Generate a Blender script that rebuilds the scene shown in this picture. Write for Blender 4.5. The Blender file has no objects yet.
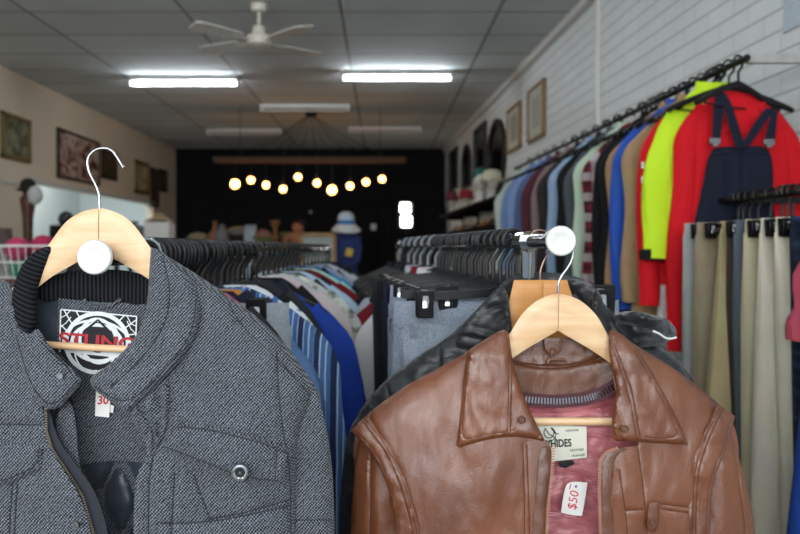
WIN_POWER, EXPO = 135, 0.42
import bpy, math, random
import numpy as np
from mathutils import Vector, Matrix, noise
from mathutils.geometry import delaunay_2d_cdt
R = math.radians
rnd = random.Random(7)
SC = bpy.context.scene
COL = SC.collection
F, CX, CY, H = 720.0, 382.0, 247.0, 1.45      # focal length in pixels, vanishing point of the room, eye height

def P(px, py, Y):                              # a pixel at a depth -> a point of the room
    return Vector(((px - CX) * Y / F, Y, H + (CY - py) * Y / F))

def lin(hexs):
    hexs = hexs.lstrip('#')
    out = []
    for i in (0, 2, 4):
        c = int(hexs[i:i + 2], 16) / 255
        out.append(c / 12.92 if c <= .04045 else ((c + .055) / 1.055) ** 2.4)
    return (*out, 1.0)

# ---------------------------------------------------------------- materials
class NT:
    def __init__(s, name):
        s.m = bpy.data.materials.new(name); s.m.use_nodes = True
        s.t = s.m.node_tree; s.t.nodes.clear()
        s.out = s.n('ShaderNodeOutputMaterial'); s.b = s.n('ShaderNodeBsdfPrincipled')
        s.l(s.b, 0, s.out, 0)
    def n(s, typ, **kw):
        nd = s.t.nodes.new(typ)
        for k, v in kw.items():
            if k.startswith('i_'):
                key = k[2:].replace('_', ' ')
                nd.inputs[key].default_value = v
            else: setattr(nd, k, v)
        return nd
    def l(s, a, ao, b, bi): s.t.links.new(a.outputs[ao], b.inputs[bi])
    def coord(s, scale=(1, 1, 1), rot=(0, 0, 0), kind='Object', loc=(0, 0, 0)):
        tc = s.n('ShaderNodeTexCoord'); mp = s.n('ShaderNodeMapping')
        mp.inputs['Scale'].default_value = scale; mp.inputs['Rotation'].default_value = rot; mp.inputs['Location'].default_value = loc
        s.l(tc, kind, mp, 0); return mp
    def bump(s, src, out, strength=.3, dist=.002, prev=None):
        b = s.n('ShaderNodeBump'); b.inputs['Strength'].default_value = strength; b.inputs['Distance'].default_value = dist
        s.l(src, out, b, 'Height')
        if prev: s.l(prev, 0, b, 'Normal')
        s.l(b, 0, s.b, 'Normal'); return b
    def ramp(s, src, out, stops, interp='LINEAR'):
        r = s.n('ShaderNodeValToRGB'); r.color_ramp.interpolation = interp
        e = r.color_ramp.elements
        while len(e) < len(stops): e.new(.5)
        for el, (p, c) in zip(e, stops): el.position = p; el.color = c
        s.l(src, out, r, 0); return r
    def mix(s, fac, a, b, blend='MIX'):          # fac: (node,out) or float; a,b: (node,out) or colour
        m = s.n('ShaderNodeMix', data_type='RGBA', blend_type=blend)
        for inp, v in ((0, fac), (6, a), (7, b)):
            if isinstance(v, tuple) and len(v) == 2 and not isinstance(v[0], (int, float)): s.t.links.new(v[0].outputs[v[1]], m.inputs[inp])
            else: m.inputs[inp].default_value = v
        return m
    def done(s, rough=.6, metal=0, spec=.5, sheen=0):
        s.b.inputs['Roughness'].default_value = rough; s.b.inputs['Metallic'].default_value = metal
        s.b.inputs['Specular IOR Level'].default_value = spec
        if sheen: s.b.inputs['Sheen Weight'].default_value = sheen
        return s.m

def plain(name, hexs, rough=.6, metal=0, spec=.5, var=.12, vs=25, bs=0, bd=.001):
    t = NT(name); c = lin(hexs)
    mp = t.coord(); nz = t.n('ShaderNodeTexNoise', i_Scale=vs, i_Detail=4.0); t.l(mp, 0, nz, 'Vector')
    rp = t.ramp(nz, 0, [(.3, tuple(max(0, x * (1 - var)) for x in c[:3]) + (1,)), (.7, tuple(min(1, x * (1 + var)) for x in c[:3]) + (1,))])
    t.l(rp, 0, t.b, 'Base Color')
    if bs: t.bump(nz, 0, bs, bd)
    return t.done(rough, metal, spec)

def emit(name, hexs, strength):
    t = NT(name); t.b.inputs['Base Color'].default_value = (.8, .8, .8, 1)
    t.b.inputs['Emission Color'].default_value = lin(hexs); t.b.inputs['Emission Strength'].default_value = strength
    return t.done(.5)

def fabric(name, hexs, pat=None, hex2='#ffffff', hex3=None, scale=1.0, rough=.85, bs=.35):
    t = NT(name); c = lin(hexs); c2 = lin(hex2); c3 = lin(hex3) if hex3 else c2
    mp = t.coord()
    nz = t.n('ShaderNodeTexNoise', i_Scale=14.0, i_Detail=5.0); t.l(mp, 0, nz, 'Vector')
    col = t.mix(.25, c, (nz, 1), 'SOFT_LIGHT'); src = (col, 2)
    if pat == 'stripe':
        w = t.n('ShaderNodeTexWave', wave_type='BANDS', bands_direction='X', i_Scale=16.0 * scale, i_Distortion=.6, i_Detail=1.0); t.l(mp, 0, w, 'Vector')
        r = t.ramp(w, 1, [(0, (0, 0, 0, 1)), (.86, (0, 0, 0, 1)), (.9, (1, 1, 1, 1)), (.98, (1, 1, 1, 1))])
        a = t.mix((r, 0), src, c2); src = (a, 2)
        w2 = t.n('ShaderNodeTexWave', wave_type='BANDS', bands_direction='X', i_Scale=5.5 * scale, i_Distortion=.4); t.l(mp, 0, w2, 'Vector')
        r2 = t.ramp(w2, 1, [(.72, (0, 0, 0, 1)), (.8, (1, 1, 1, 1))])
        a = t.mix((r2, 0), src, c3); src = (a, 2)
    elif pat == 'plaid':
        for d, cc, sc in (('X', c2, 9), ('Z', c2, 9), ('X', c3, 4.1), ('Z', c3, 4.1)):
            w = t.n('ShaderNodeTexWave', wave_type='BANDS', bands_direction=d, i_Scale=sc * scale, i_Distortion=.4); t.l(mp, 0, w, 'Vector')
            r = t.ramp(w, 1, [(.6, (0, 0, 0, 1)), (.68, (.55, .55, .55, 1))])
            a = t.mix((r, 0), src, cc); src = (a, 2)
    elif pat == 'floral':
        v = t.n('ShaderNodeTexVoronoi', i_Scale=42.0 * scale); t.l(mp, 0, v, 'Vector')
        r = t.ramp(v, 0, [(.28, (1, 1, 1, 1)), (.36, (0, 0, 0, 1))])
        a = t.mix((r, 0), src, c2); src = (a, 2)
        n2 = t.n('ShaderNodeTexNoise', i_Scale=30.0 * scale); t.l(mp, 0, n2, 'Vector')
        r2 = t.ramp(n2, 0, [(.55, (0, 0, 0, 1)), (.6, (1, 1, 1, 1))])
        a = t.mix((r2, 0), src, c3); src = (a, 2)
    elif pat == 'heather':
        n2 = t.n('ShaderNodeTexNoise', i_Scale=330.0, i_Detail=3.0); t.l(mp, 0, n2, 'Vector')
        r2 = t.ramp(n2, 0, [(.3, (0, 0, 0, 1)), (.75, (.8, .8, .8, 1))])
        a = t.mix((r2, 0), src, c2); src = (a, 2)
    t.l(src[0], src[1], t.b, 'Base Color')
    fz = t.n('ShaderNodeTexNoise', i_Scale=420.0, i_Detail=2.0); t.l(mp, 0, fz, 'Vector')
    b1 = t.bump(fz, 0, bs * .6, .0006)
    n3 = t.n('ShaderNodeTexNoise', i_Scale=9.0, i_Detail=3.0, i_Distortion=.6)
    mp2 = t.coord(scale=(1.6, 1.6, .5)); t.l(mp2, 0, n3, 'Vector')
    t.bump(n3, 0, bs, .02, b1)
    return t.done(rough, 0, .25)

# ---------------------------------------------------------------- mesh building
class MB:
    def __init__(s): s.v = []; s.f = []; s.mi = []; s.m = 0
    def add(s, vs, fs, mi=None):
        o = len(s.v); s.v += [Vector(v) for v in vs]
        for f in fs: s.f.append([i + o for i in f]); s.mi.append(s.m if mi is None else mi)
        return s
    def box(s, c, d, rz=0, rx=0, ry=0, bev=0, mi=None):
        x, y, z = (a / 2 for a in d)
        M = Matrix.Translation(Vector(c)) @ Matrix.Rotation(rz, 4, 'Z') @ Matrix.Rotation(ry, 4, 'Y') @ Matrix.Rotation(rx, 4, 'X')
        if bev:
            b = min(bev, x * .9, y * .9, z * .9); vs = []; ring = []
            for zz, k in ((-z, b), (-z + b, 0), (z - b, 0), (z, b)):
                ring.append([(-x + k, -y + b, zz), (-x + b, -y + k, zz), (x - b, -y + k, zz), (x - k, -y + b, zz), (x - k, y - b, zz), (x - b, y - k, zz), (-x + b, y - k, zz), (-x + k, y - b, zz)])
            return s.loft([[M @ Vector(p) for p in r] for r in ring], cap=True, mi=mi)
        vs = [M @ Vector((sx * x, sy * y, sz * z)) for sz in (-1, 1) for sy in (-1, 1) for sx in (-1, 1)]
        return s.add(vs, [(0, 2, 3, 1), (4, 5, 7, 6), (0, 1, 5, 4), (2, 6, 7, 3), (0, 4, 6, 2), (1, 3, 7, 5)], mi)
    def loft(s, rings, cap=True, closed=True, mi=None):
        n = len(rings[0]); vs = [p for r in rings for p in r]; fs = []
        for i in range(len(rings) - 1):
            for k in range(n if closed else n - 1):
                a, b = i * n + k, i * n + (k + 1) % n
                fs.append((a, b, b + n, a + n))
        if cap and closed: fs.append(tuple(range(n))[::-1]); fs.append(tuple(range((len(rings) - 1) * n, len(rings) * n)))
        return s.add(vs, fs, mi)
    def tube(s, pts, r, seg=8, cap=True, mi=None, flat=1.0):
        pts = [Vector(p) for p in pts]; rings = []; up = None
        for i, p in enumerate(pts):
            d = (pts[min(i + 1, len(pts) - 1)] - pts[max(i - 1, 0)])
            if d.length < 1e-9: d = Vector((0, 0, 1))
            d.normalize()
            if up is None:
                up = Vector((0, 0, 1)) if abs(d.z) < .9 else Vector((0, 1, 0))
            a = d.cross(up)
            if a.length < 1e-6: a = d.orthogonal()
            a.normalize(); b = a.cross(d).normalized(); up = b
            rr = r[i] if isinstance(r, (list, tuple)) else r
            rings.append([p + a * (math.cos(t) * rr) + b * (math.sin(t) * rr * flat) for t in (2 * math.pi * k / seg for k in range(seg))])
        return s.loft(rings, cap, mi=mi)
    def lathe(s, prof, c, axis='Z', seg=24, mi=None, sx=1, sy=1):
        rings = []
        for r, h in prof:
            ring = []
            for k in range(seg):
                t = 2 * math.pi * k / seg; a, b = r * math.cos(t) * sx, r * math.sin(t) * sy
                ring.append(Vector(c) + Vector({'Z': (a, b, h), 'Y': (a, h, -b), 'X': (h, a, b)}[axis]))
            rings.append(ring)
        return s.loft(rings, True, mi=mi)
    def ball(s, c, rad, seg=16, rows=10, mi=None, fn=None):
        rx, ry, rz = rad if isinstance(rad, (tuple, list)) else (rad,) * 3
        rings = []
        for i in range(rows + 1):
            ph = math.pi * (i / rows) if 0 < i < rows else (.02 if i == 0 else math.pi - .02)
            ring = []
            for k in range(seg):
                t = 2 * math.pi * k / seg
                d = Vector((math.sin(ph) * math.cos(t), math.sin(ph) * math.sin(t), -math.cos(ph)))
                q = fn(d) if fn else 1
                ring.append(Vector(c) + Vector((d.x * rx * q, d.y * ry * q, d.z * rz * q)))
            rings.append(ring)
        return s.loft(rings, True, mi=mi)
    def build(s, name, mats, parent=None, smooth=True, world=False):
        off = Vector((0, 0, 0))
        if world:
            q = parent
            while q: off += q.location; q = q.parent
        me = bpy.data.meshes.new(name)
        me.from_pydata([v - off for v in s.v], [], s.f)
        mats = mats if isinstance(mats, (list, tuple)) else [mats]
        for m in mats: me.materials.append(m)
        me.polygons.foreach_set('material_index', [min(i, len(mats) - 1) for i in s.mi])
        import bmesh
        bm = bmesh.new(); bm.from_mesh(me); bmesh.ops.recalc_face_normals(bm, faces=bm.faces); bm.to_mesh(me); bm.free()
        if smooth:
            me.polygons.foreach_set('use_smooth', [True] * len(me.polygons))
            try: me.set_sharp_from_angle(angle=R(42))
            except Exception: pass
        me.update()
        o = bpy.data.objects.new(name, me); COL.objects.link(o)
        if parent: o.parent = parent
        return o

def tag(o, label, cat, group=None, kind=None):
    if label: o['label'] = label
    if cat: o['category'] = cat
    if group: o['group'] = group
    if kind: o['kind'] = kind
    return o
def thing(name, label, cat, loc=(0, 0, 0), rz=0, group=None):
    o = bpy.data.objects.new(name, None); COL.objects.link(o); o.empty_display_size = .05
    o.location = loc; o.rotation_euler = (0, 0, rz)
    return tag(o, label, cat, group)
def struct(name, mb, mat, smooth=False):
    o = mb.build(name, mat, smooth=smooth); o['kind'] = 'structure'; return o
def dup(root, loc, rz, label=None, group=None, mats=None):
    c = root.copy(); COL.objects.link(c); c.location = loc; c.rotation_euler = (0, 0, rz)
    if label: c['label'] = label
    if group: c['group'] = group
    for ch in list(root.children):
        d = ch.copy(); COL.objects.link(d); d.parent = c
        for g in list(ch.children):
            e = g.copy(); COL.objects.link(e); e.parent = d
    return c

# ---------------------------------------------------------------- cloth panels
def chaikin(pts, it=2, closed=True):
    pts = [(p[0], p[1], p[2] if len(p) > 2 else 0) for p in pts]
    for _ in range(it):
        out = []; n = len(pts)
        for i in range(n):
            p = pts[i]
            if not closed and i in (0, n - 1): out.append(p); continue
            if p[2]: out.append(p); continue
            a, b = pts[i - 1], pts[(i + 1) % n]
            out.append((p[0] * .75 + a[0] * .25, p[1] * .75 + a[1] * .25, 0)); out.append((p[0] * .75 + b[0] * .25, p[1] * .75 + b[1] * .25, 0))
        pts = out
    return pts
def resample(pts, step, closed=True):
    out = []; n = len(pts)
    for i in range(n if closed else n - 1):
        a, b = pts[i], pts[(i + 1) % n]; L = math.hypot(b[0] - a[0], b[1] - a[1]); k = max(1, int(round(L / step)))
        for j in range(k): out.append((a[0] + (b[0] - a[0]) * j / k, a[1] + (b[1] - a[1]) * j / k))
    if not closed: out.append((pts[-1][0], pts[-1][1]))
    res = []
    for p in out:
        if not res or math.hypot(p[0] - res[-1][0], p[1] - res[-1][1]) > step * .35: res.append(p)
    if closed and len(res) > 3 and math.hypot(res[0][0] - res[-1][0], res[0][1] - res[-1][1]) < step * .35: res.pop()
    return res
def pdist(xy, poly, closed=False):
    xy = np.asarray(xy, float); d = np.full(len(xy), 1e9); n = len(poly)
    for i in range(n if closed else n - 1):
        a = np.array(poly[i][:2], float); b = np.array(poly[(i + 1) % n][:2], float); ab = b - a; L = (ab ** 2).sum()
        if L < 1e-9: continue
        t = np.clip(((xy - a) @ ab) / L, 0, 1)
        d = np.minimum(d, np.hypot(*(xy - (a + t[:, None] * ab)).T))
    return d
def inside(xy, poly):
    x, y = xy[:, 0], xy[:, 1]; c = np.zeros(len(xy), bool); n = len(poly); j = n - 1
    for i in range(n):
        xi, yi = poly[i][:2]; xj, yj = poly[j][:2]
        with np.errstate(divide='ignore', invalid='ignore'):
            m = ((yi > y) != (yj > y)) & (x < (xj - xi) * (y - yi) / ((yj - yi) or 1e-12) + xi)
        c ^= m; j = i
    return c
def fnoise(xy, sx, sy, seed=0, octv=2):
    out = np.zeros(len(xy))
    for i, (x, y) in enumerate(xy):
        v = Vector((x / sx, y / sy, seed * 7.31)); a = 1.0
        for _ in range(octv): out[i] += a * noise.noise(v); v *= 2.1; a *= .45
    return out
def sstep(x, a, b):
    t = np.clip((x - a) / (b - a), 0, 1); return t * t * (3 - 2 * t)

def panel(outline, depth, step=5, thick=.003, seams=(), edge=(3, .0015), sil=(), silw=30, sild=.04, groove=.0016, gw=1.6, stitch=None, mb=None, back=None, st_r=.0005, it=2):
    """outline: the piece's edge as seen; depth(xy)->Y gives the surface its distance; seams are pressed in and sewn"""
    mb = mb or MB()
    B = resample(chaikin(outline, it), step * .8)
    Bn = np.array(B); lo, hi = Bn.min(0), Bn.max(0)
    pts = []; row = 0; y = lo[1] + step * .5
    r2 = random.Random(3)
    while y < hi[1]:
        st = step if y < 545 else step * 2.6
        x = lo[0] + (step * .5 if row % 2 else step * .25)
        while x < hi[0]:
            pts.append((x + r2.uniform(-.12, .12) * step, y + r2.uniform(-.12, .12) * step)); x += st
        y += st * .87; row += 1
    S = [resample(chaikin([(*p[:2], 0) for p in sm], it, False), 3.0, False) for sm in seams]
    pts = np.array(pts) if pts else np.zeros((0, 2))
    for sm in S:
        if len(pts): pts = pts[pdist(pts, sm) > gw * 1.6]
    ex = []
    for sm in S:
        for i, p in enumerate(sm):
            a, b = sm[max(0, i - 1)], sm[min(len(sm) - 1, i + 1)]; dx, dy = b[0] - a[0], b[1] - a[1]; L = math.hypot(dx, dy) or 1
            for o in (-gw, 0, gw): ex.append((p[0] - dy / L * o, p[1] + dx / L * o))
    if ex: pts = np.vstack([pts, np.array(ex)]) if len(pts) else np.array(ex)
    if len(pts):
        pts = pts[inside(pts, B)]
        pts = pts[pdist(pts, B, True) > step * .3]
    allp = [Vector(p) for p in B] + [Vector(p) for p in pts]
    n = len(B)
    vs, es, fs, *_ = delaunay_2d_cdt(allp, [(i, (i + 1) % n) for i in range(n)], [], 1, 1e-4)
    xy = np.array([(v.x, v.y) for v in vs])
    Bc = B
    def full(q):
        Y = depth(q).astype(float)
        de = pdist(q, Bc, True)
        Y += edge[1] * np.clip(1 - de / edge[0], 0, 1) ** 2
        for sl in sil:
            t = np.clip(pdist(q, sl) / silw, 0, 1); Y += sild * (1 - np.sqrt(np.clip(1 - (1 - t) ** 2, 0, 1)))
        for sm in S: Y += groove * np.exp(-(pdist(q, sm) / gw) ** 2)
        return Y
    Yf = full(xy)
    front = [P(x, y, Y) for (x, y), Y in zip(xy, Yf)]
    Yb = Yf + thick if back is None else np.maximum(back(xy), Yf + .0008)
    rear = [P(x, y, Y) for (x, y), Y in zip(xy, Yb)]
    N = len(front); cnt = {}
    for f in fs:
        for i in range(len(f)):
            a, b = f[i], f[(i + 1) % len(f)]; cnt[(a, b)] = cnt.get((a, b), 0) + 1
    rim = [(a, b, b + N, a + N) for (a, b) in cnt if (b, a) not in cnt]
    mb.add(front + rear, [tuple(f) for f in fs] + [tuple(i + N for i in f[::-1]) for f in fs] + rim, 0)
    if stitch is not None:
        for sm in S:
            q = np.array(resample([(*p, 0) for p in sm], 2.2, False)); q = q[inside(q, B)]
            if len(q) < 3: continue
            Yq = full(q) - st_r * .4
            run = [P(x, y, Y) for (x, y), Y in zip(q, Yq)]
            mb.tube(run, st_r, 5, mi=stitch)
    mb.depth = full
    return mb
def ribbon(pts, w, depth, mb=None, lift=.0006, mi=0, closed=False, step=2.5):
    """a flat printed or woven line lying on a surface (a few tenths of a millimetre proud of it)"""
    mb = mb or MB(); q = resample([(*p[:2], 0) for p in pts], step, closed)
    if closed: q = q + [q[0]]
    qa = np.array(q); L = []; Rr = []
    for i in range(len(q)):
        a, b = qa[max(0, i - 1)], qa[min(len(q) - 1, i + 1)]; d = b - a; d = d / (np.hypot(*d) or 1); nrm = np.array((-d[1], d[0]))
        ww = w[0] + (w[1] - w[0]) * i / (len(q) - 1) if isinstance(w, tuple) else w
        L.append(qa[i] + nrm * ww / 2); Rr.append(qa[i] - nrm * ww / 2)
    YL = depth(np.array(L)) - lift; YR = depth(np.array(Rr)) - lift
    vs = [P(p[0], p[1], y) for p, y in zip(L, YL)] + [P(p[0], p[1], y) for p, y in zip(Rr, YR)]
    n = len(q); mb.add(vs, [(i, i + 1, i + 1 + n, i + n) for i in range(n - 1)], mi)
    return mb
def text_mb(body, height, depth, cx, cy, ang=0, mb=None, lift=.0008, mi=0, sx=1.0, shear=0, bold=0):
    """lettering laid on a surface: centre (cx,cy) and cap height in the frame of the panel"""
    cu = bpy.data.curves.new('lettering', 'FONT'); cu.body = body; cu.align_x = 'CENTER'; cu.align_y = 'CENTER'; cu.size = 1; cu.shear = shear; cu.offset = bold
    ob = bpy.data.objects.new('lettering', cu); COL.objects.link(ob)
    dg = bpy.context.evaluated_depsgraph_get(); me = bpy.data.meshes.new_from_object(ob.evaluated_get(dg))
    vs = [v.co.copy() for v in me.vertices]; fs = [tuple(p.vertices) for p in me.polygons]
    bpy.data.objects.remove(ob); bpy.data.curves.remove(cu); bpy.data.meshes.remove(me)
    k = height / .7; ca, sa = math.cos(ang), math.sin(ang)
    q = np.array([(cx + (v.x * sx * ca - v.y * sa) * k, cy - (v.x * sx * sa + v.y * ca) * k) for v in vs])
    Y = depth(q) - lift
    mb = mb or MB(); mb.add([P(p[0], p[1], y) for p, y in zip(q, Y)], fs, mi); return mb
# ---------------------------------------------------------------- cloths and metals of the front rails
def tweed():
    t = NT('grey_tweed')
    mp = t.coord(rot=(0, R(-42), 0))
    w = t.n('ShaderNodeTexWave', wave_type='BANDS', bands_direction='X', i_Scale=98.0, i_Distortion=3.2, i_Detail=2.0, i_Detail_Scale=3.0); t.l(mp, 0, w, 'Vector')
    mp2 = t.coord(rot=(0, R(46), 0))
    w2 = t.n('ShaderNodeTexWave', wave_type='BANDS', bands_direction='X', i_Scale=120.0, i_Distortion=3.0, i_Detail=2.0, i_Detail_Scale=4.0); t.l(mp2, 0, w2, 'Vector')
    m = t.n('ShaderNodeMath', operation='MULTIPLY_ADD'); t.l(w, 1, m, 0); m.inputs[1].default_value = .54
    m2 = t.n('ShaderNodeMath', operation='MULTIPLY'); t.l(w2, 1, m2, 0); m2.inputs[1].default_value = .46; t.l(m2, 0, m, 2)
    r = t.ramp(m, 0, [(.2, lin('#0b0d10')), (.48, lin('#373b41')), (.82, lin('#81868e'))])
    nz = t.n('ShaderNodeTexNoise', i_Scale=22.0, i_Detail=4.0); mp3 = t.coord(); t.l(mp3, 0, nz, 'Vector')
    r2 = t.ramp(nz, 0, [(.3, (.84, .84, .85, 1)), (.7, (1, 1, 1, 1))])
    a = t.mix(1.0, (r, 0), (r2, 0), 'MULTIPLY'); t.l(a, 2, t.b, 'Base Color')
    b = t.bump(m, 0, .35, .0006)
    n2 = t.n('ShaderNodeTexNoise', i_Scale=12.0, i_Detail=4.0); t.l(mp3, 0, n2, 'Vector'); t.bump(n2, 0, .25, .012, b)
    return t.done(.9, 0, .2, .1)
def leather(name, c1, c2, rough=.42, wr=.5):
    t = NT(name); mp = t.coord()
    nz = t.n('ShaderNodeTexNoise', i_Scale=7.0, i_Detail=3.0, i_Roughness=.5); t.l(mp, 0, nz, 'Vector')
    r = t.ramp(nz, 0, [(.32, lin(c1)), (.7, lin(c2))]); t.l(r, 0, t.b, 'Base Color')
    v = t.n('ShaderNodeTexVoronoi', i_Scale=520.0); t.l(mp, 0, v, 'Vector'); b = t.bump(v, 0, .32, .0008)
    mp2 = t.coord(scale=(1.0, 1.0, .45), rot=(0, R(14), 0)); n2 = t.n('ShaderNodeTexNoise', i_Scale=42.0, i_Detail=6.0, i_Roughness=.6, i_Distortion=.3); t.l(mp2, 0, n2, 'Vector')
    b2 = t.bump(n2, 0, wr, .006, b)
    mp3 = t.coord(scale=(1, 1, .5)); n3 = t.n('ShaderNodeTexNoise', i_Scale=11.0, i_Detail=2.0, i_Distortion=.1); t.l(mp3, 0, n3, 'Vector'); t.bump(n3, 0, wr * .9, .02, b2)
    rr = t.ramp(n2, 0, [(.3, (rough - .08,) * 3 + (1,)), (.7, (rough + .14,) * 3 + (1,))]); t.l(rr, 0, t.b, 'Roughness')
    t.b.inputs['Specular IOR Level'].default_value = .85
    return t.m
def satin(name, c1, c2, rough=.36, bs=.7, sc=26):
    t = NT(name); mp = t.coord(scale=(.7, 1, 1.6)); n = t.n('ShaderNodeTexNoise', i_Scale=sc, i_Detail=3.0, i_Distortion=.9); t.l(mp, 0, n, 'Vector')
    r = t.ramp(n, 0, [(.3, lin(c1)), (.7, lin(c2))]); t.l(r, 0, t.b, 'Base Color'); t.bump(n, 0, bs, .012); return t.done(rough, 0, .5, .25)
def wood(name, c1, c2, rough=.38, sc=1.0, ax=(1, 1, 7)):
    t = NT(name); mp = t.coord(scale=ax); n = t.n('ShaderNodeTexNoise', i_Scale=9.0 * sc, i_Detail=6.0, i_Distortion=.5); t.l(mp, 0, n, 'Vector')
    r = t.ramp(n, 0, [(.3, lin(c1)), (.68, lin(c2))]); t.l(r, 0, t.b, 'Base Color'); t.bump(n, 0, .08, .002); return t.done(rough, 0, .45)
def rib(name, c, ang=0):
    t = NT(name); mp = t.coord(rot=(0, R(ang), 0)); w = t.n('ShaderNodeTexWave', wave_type='BANDS', bands_direction='X', i_Scale=58.0, i_Distortion=.7); t.l(mp, 0, w, 'Vector')
    r = t.ramp(w, 1, [(.1, lin('#0d0e11')), (.8, lin(c))]); t.l(r, 0, t.b, 'Base Color'); t.bump(w, 1, .9, .003); return t.done(.92, 0, .15)
M = {}
M['tweed'] = tweed()
M['tweed_thread'] = plain('dark_grey_thread', '#23262b', .9)
M['rib'] = rib('black_rib_knit', '#2a2c31')
M['stud'] = plain('dull_nickel', '#8f9296', .35, 1)
M['rib_side'] = rib('black_rib_knit_side', '#2a2c31', 62)
M['quilt'] = satin('black_quilted_nylon', '#232932', '#363f4c', .4, .08, 12)
M['navy_tape'] = plain('dark_navy_twill', '#1a1e27', .8)
M['leather'] = leather('brown_leather', '#5a2c14', '#76401f', .40, .26)
M['leather_dark'] = leather('brown_leather_creased', '#4c2814', '#683a20', .42, .42)
M['lthread'] = plain('dark_brown_thread', '#3c2114', .8)
M['maroon'] = satin('maroon_satin', '#9c4c53', '#c27a7e', .36, .8, 22)
M['maroon_tape'] = plain('maroon_tape', '#4b2730', .8)
M['wood'] = wood('pale_hanger_wood', '#d2a87c', '#e2c29b', .38, 1.0)
M['wood_o'] = wood('orange_hanger_wood', '#b67a3e', '#cb914f', .4)
M['steel'] = plain('polished_steel', '#b2b5b9', .2, 1, var=.04)
M['steel_old'] = plain('tarnished_steel', '#8d7466', .25, 1, var=.1)
M['chrome'] = plain('chrome', '#8f9296', .08, 1, var=.02)
M['brass'] = plain('dull_brass', '#8d8371', .35, 1)
M['enamel'] = plain('white_enamel', '#d3d3cf', .4, var=.08, vs=60, bs=.05)
M['black_pl'] = plain('black_plastic', '#08090b', .42, spec=.35, var=.1)
M['dark_pl'] = plain('charcoal_plastic', '#2b2e33', .32, var=.1)
M['grey_pl'] = plain('smoky_grey_plastic', '#7e868c', .3, var=.1)
M['white_pl'] = plain('white_plastic', '#d9dbd8', .4, var=.05)
M['ink_w'] = plain('white_print', '#d4d8da', .7, var=.04)
M['ink_b'] = plain('black_print', '#15161a', .8)
M['ink_r'] = plain('red_print', '#a51f2c', .7)
M['pen_r'] = plain('red_marker', '#c52a38', .7)
M['pen_b'] = plain('blue_marker', '#4458a8', .7)
M['card'] = plain('white_card', '#e6e2de', .7, var=.03)
M['cream'] = plain('cream_label_cloth', '#dadbcb', .8, var=.05)
M['nylon'] = satin('black_nylon', '#070a0e', '#10151c', .42, .8, 14)

def tooth_run(path, depth, mb, pitch=2.6, L=4.0, w=1.5, mi=0, lift=.001, th=.0014):
    q = resample([(*p[:2], 0) for p in path], pitch, False); qa = np.array(q)
    for i in range(len(q)):
        a, b = qa[max(0, i - 1)], qa[min(len(q) - 1, i + 1)]; d = b - a; d = d / (np.hypot(*d) or 1); nn = np.array((-d[1], d[0]))
        c = [qa[i] + d * sx * w / 2 + nn * sy * L / 2 for sx, sy in ((-1, -1), (1, -1), (1, 1), (-1, 1))]
        Y = float(depth(qa[i:i + 1])[0]) - lift
        fr = [P(p[0], p[1], Y) for p in c]; bk = [P(p[0], p[1], Y + th) for p in c]
        mb.loft([fr, bk], True, mi=mi)
    return mb
def dome(px, py, Y, rpx, h=.003, mi=0, mb=None, prof=None, seg=20):
    mb = mb or MB(); r = rpx * Y / F
    prof = prof or [(r, 0), (r, -h * .6), (r * .85, -h), (r * .2, -h * 1.1)]
    mb.lathe(prof, P(px, py, Y), 'Y', seg, mi); return mb
def wood_hanger(parent, outline, Y, th, mat, joint=None):
    d = lambda q: np.full(len(q), Y - th / 2)
    b = panel(outline, d, 7, th, edge=(3, .003), seams=[joint] if joint else [], groove=.0008, gw=.7, stitch=1 if joint else None, st_r=.00035)
    return b.build('hanger_arms', [mat, M['lthread']], parent, world=True)

# ================================================================ GREY TWEED JACKET
def mir(pts, c=98): return [(2 * c - p[0], *p[1:]) for p in pts[::-1]]
gy = thing('wooden_hanger', 'pale wooden hanger with a free steel hook inside the grey tweed jacket', 'hanger', (-.355, .925, 1.43))
hR = [(100, 208), (110, 210), (120, 214), (128, 219), (135, 226), (143, 237), (152, 250), (170, 274), (195, 298), (225, 321), (223, 330), (205, 322), (180, 305), (148, 278), (132, 269), (116, 260), (106, 253), (98, 249, 1)]
hL = [(2 * 98.5 - p[0], *p[1:]) for p in hR[::-1][1:-1]]
wood_hanger(gy, hR + hL, .925, .013, M['wood'], [(99, 209), (98.6, 225), (98.4, 250)])
b = MB(); hk = [(99.7, 211), (99.5, 200), (99, 193.5), (95.6, 184.5), (91.5, 177), (88.6, 170.5), (87.3, 163.5), (88, 158), (90.5, 153.8), (95, 150), (100, 148.3), (105, 148), (109.5, 149), (113.5, 152), (118, 158.6), (123, 167)]
hk = resample(chaikin([(*p, 0) for p in hk], 2, False), 2.2, False)
b.tube([P(x, y, .925) for x, y in hk], .0017, 10); b.ball(P(123, 167, .925), .0027, 10, 8)
b.build('hook', M['steel'], gy, world=True)
b = MB(); b.tube([P(20, 341, .922), P(45, 344.5, .922), P(90, 347.5, .922), P(133, 349.5, .922), P(176, 352, .922)], .0046, 12)
b.build('trouser_bar', M['wood'], gy, world=True)

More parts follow.
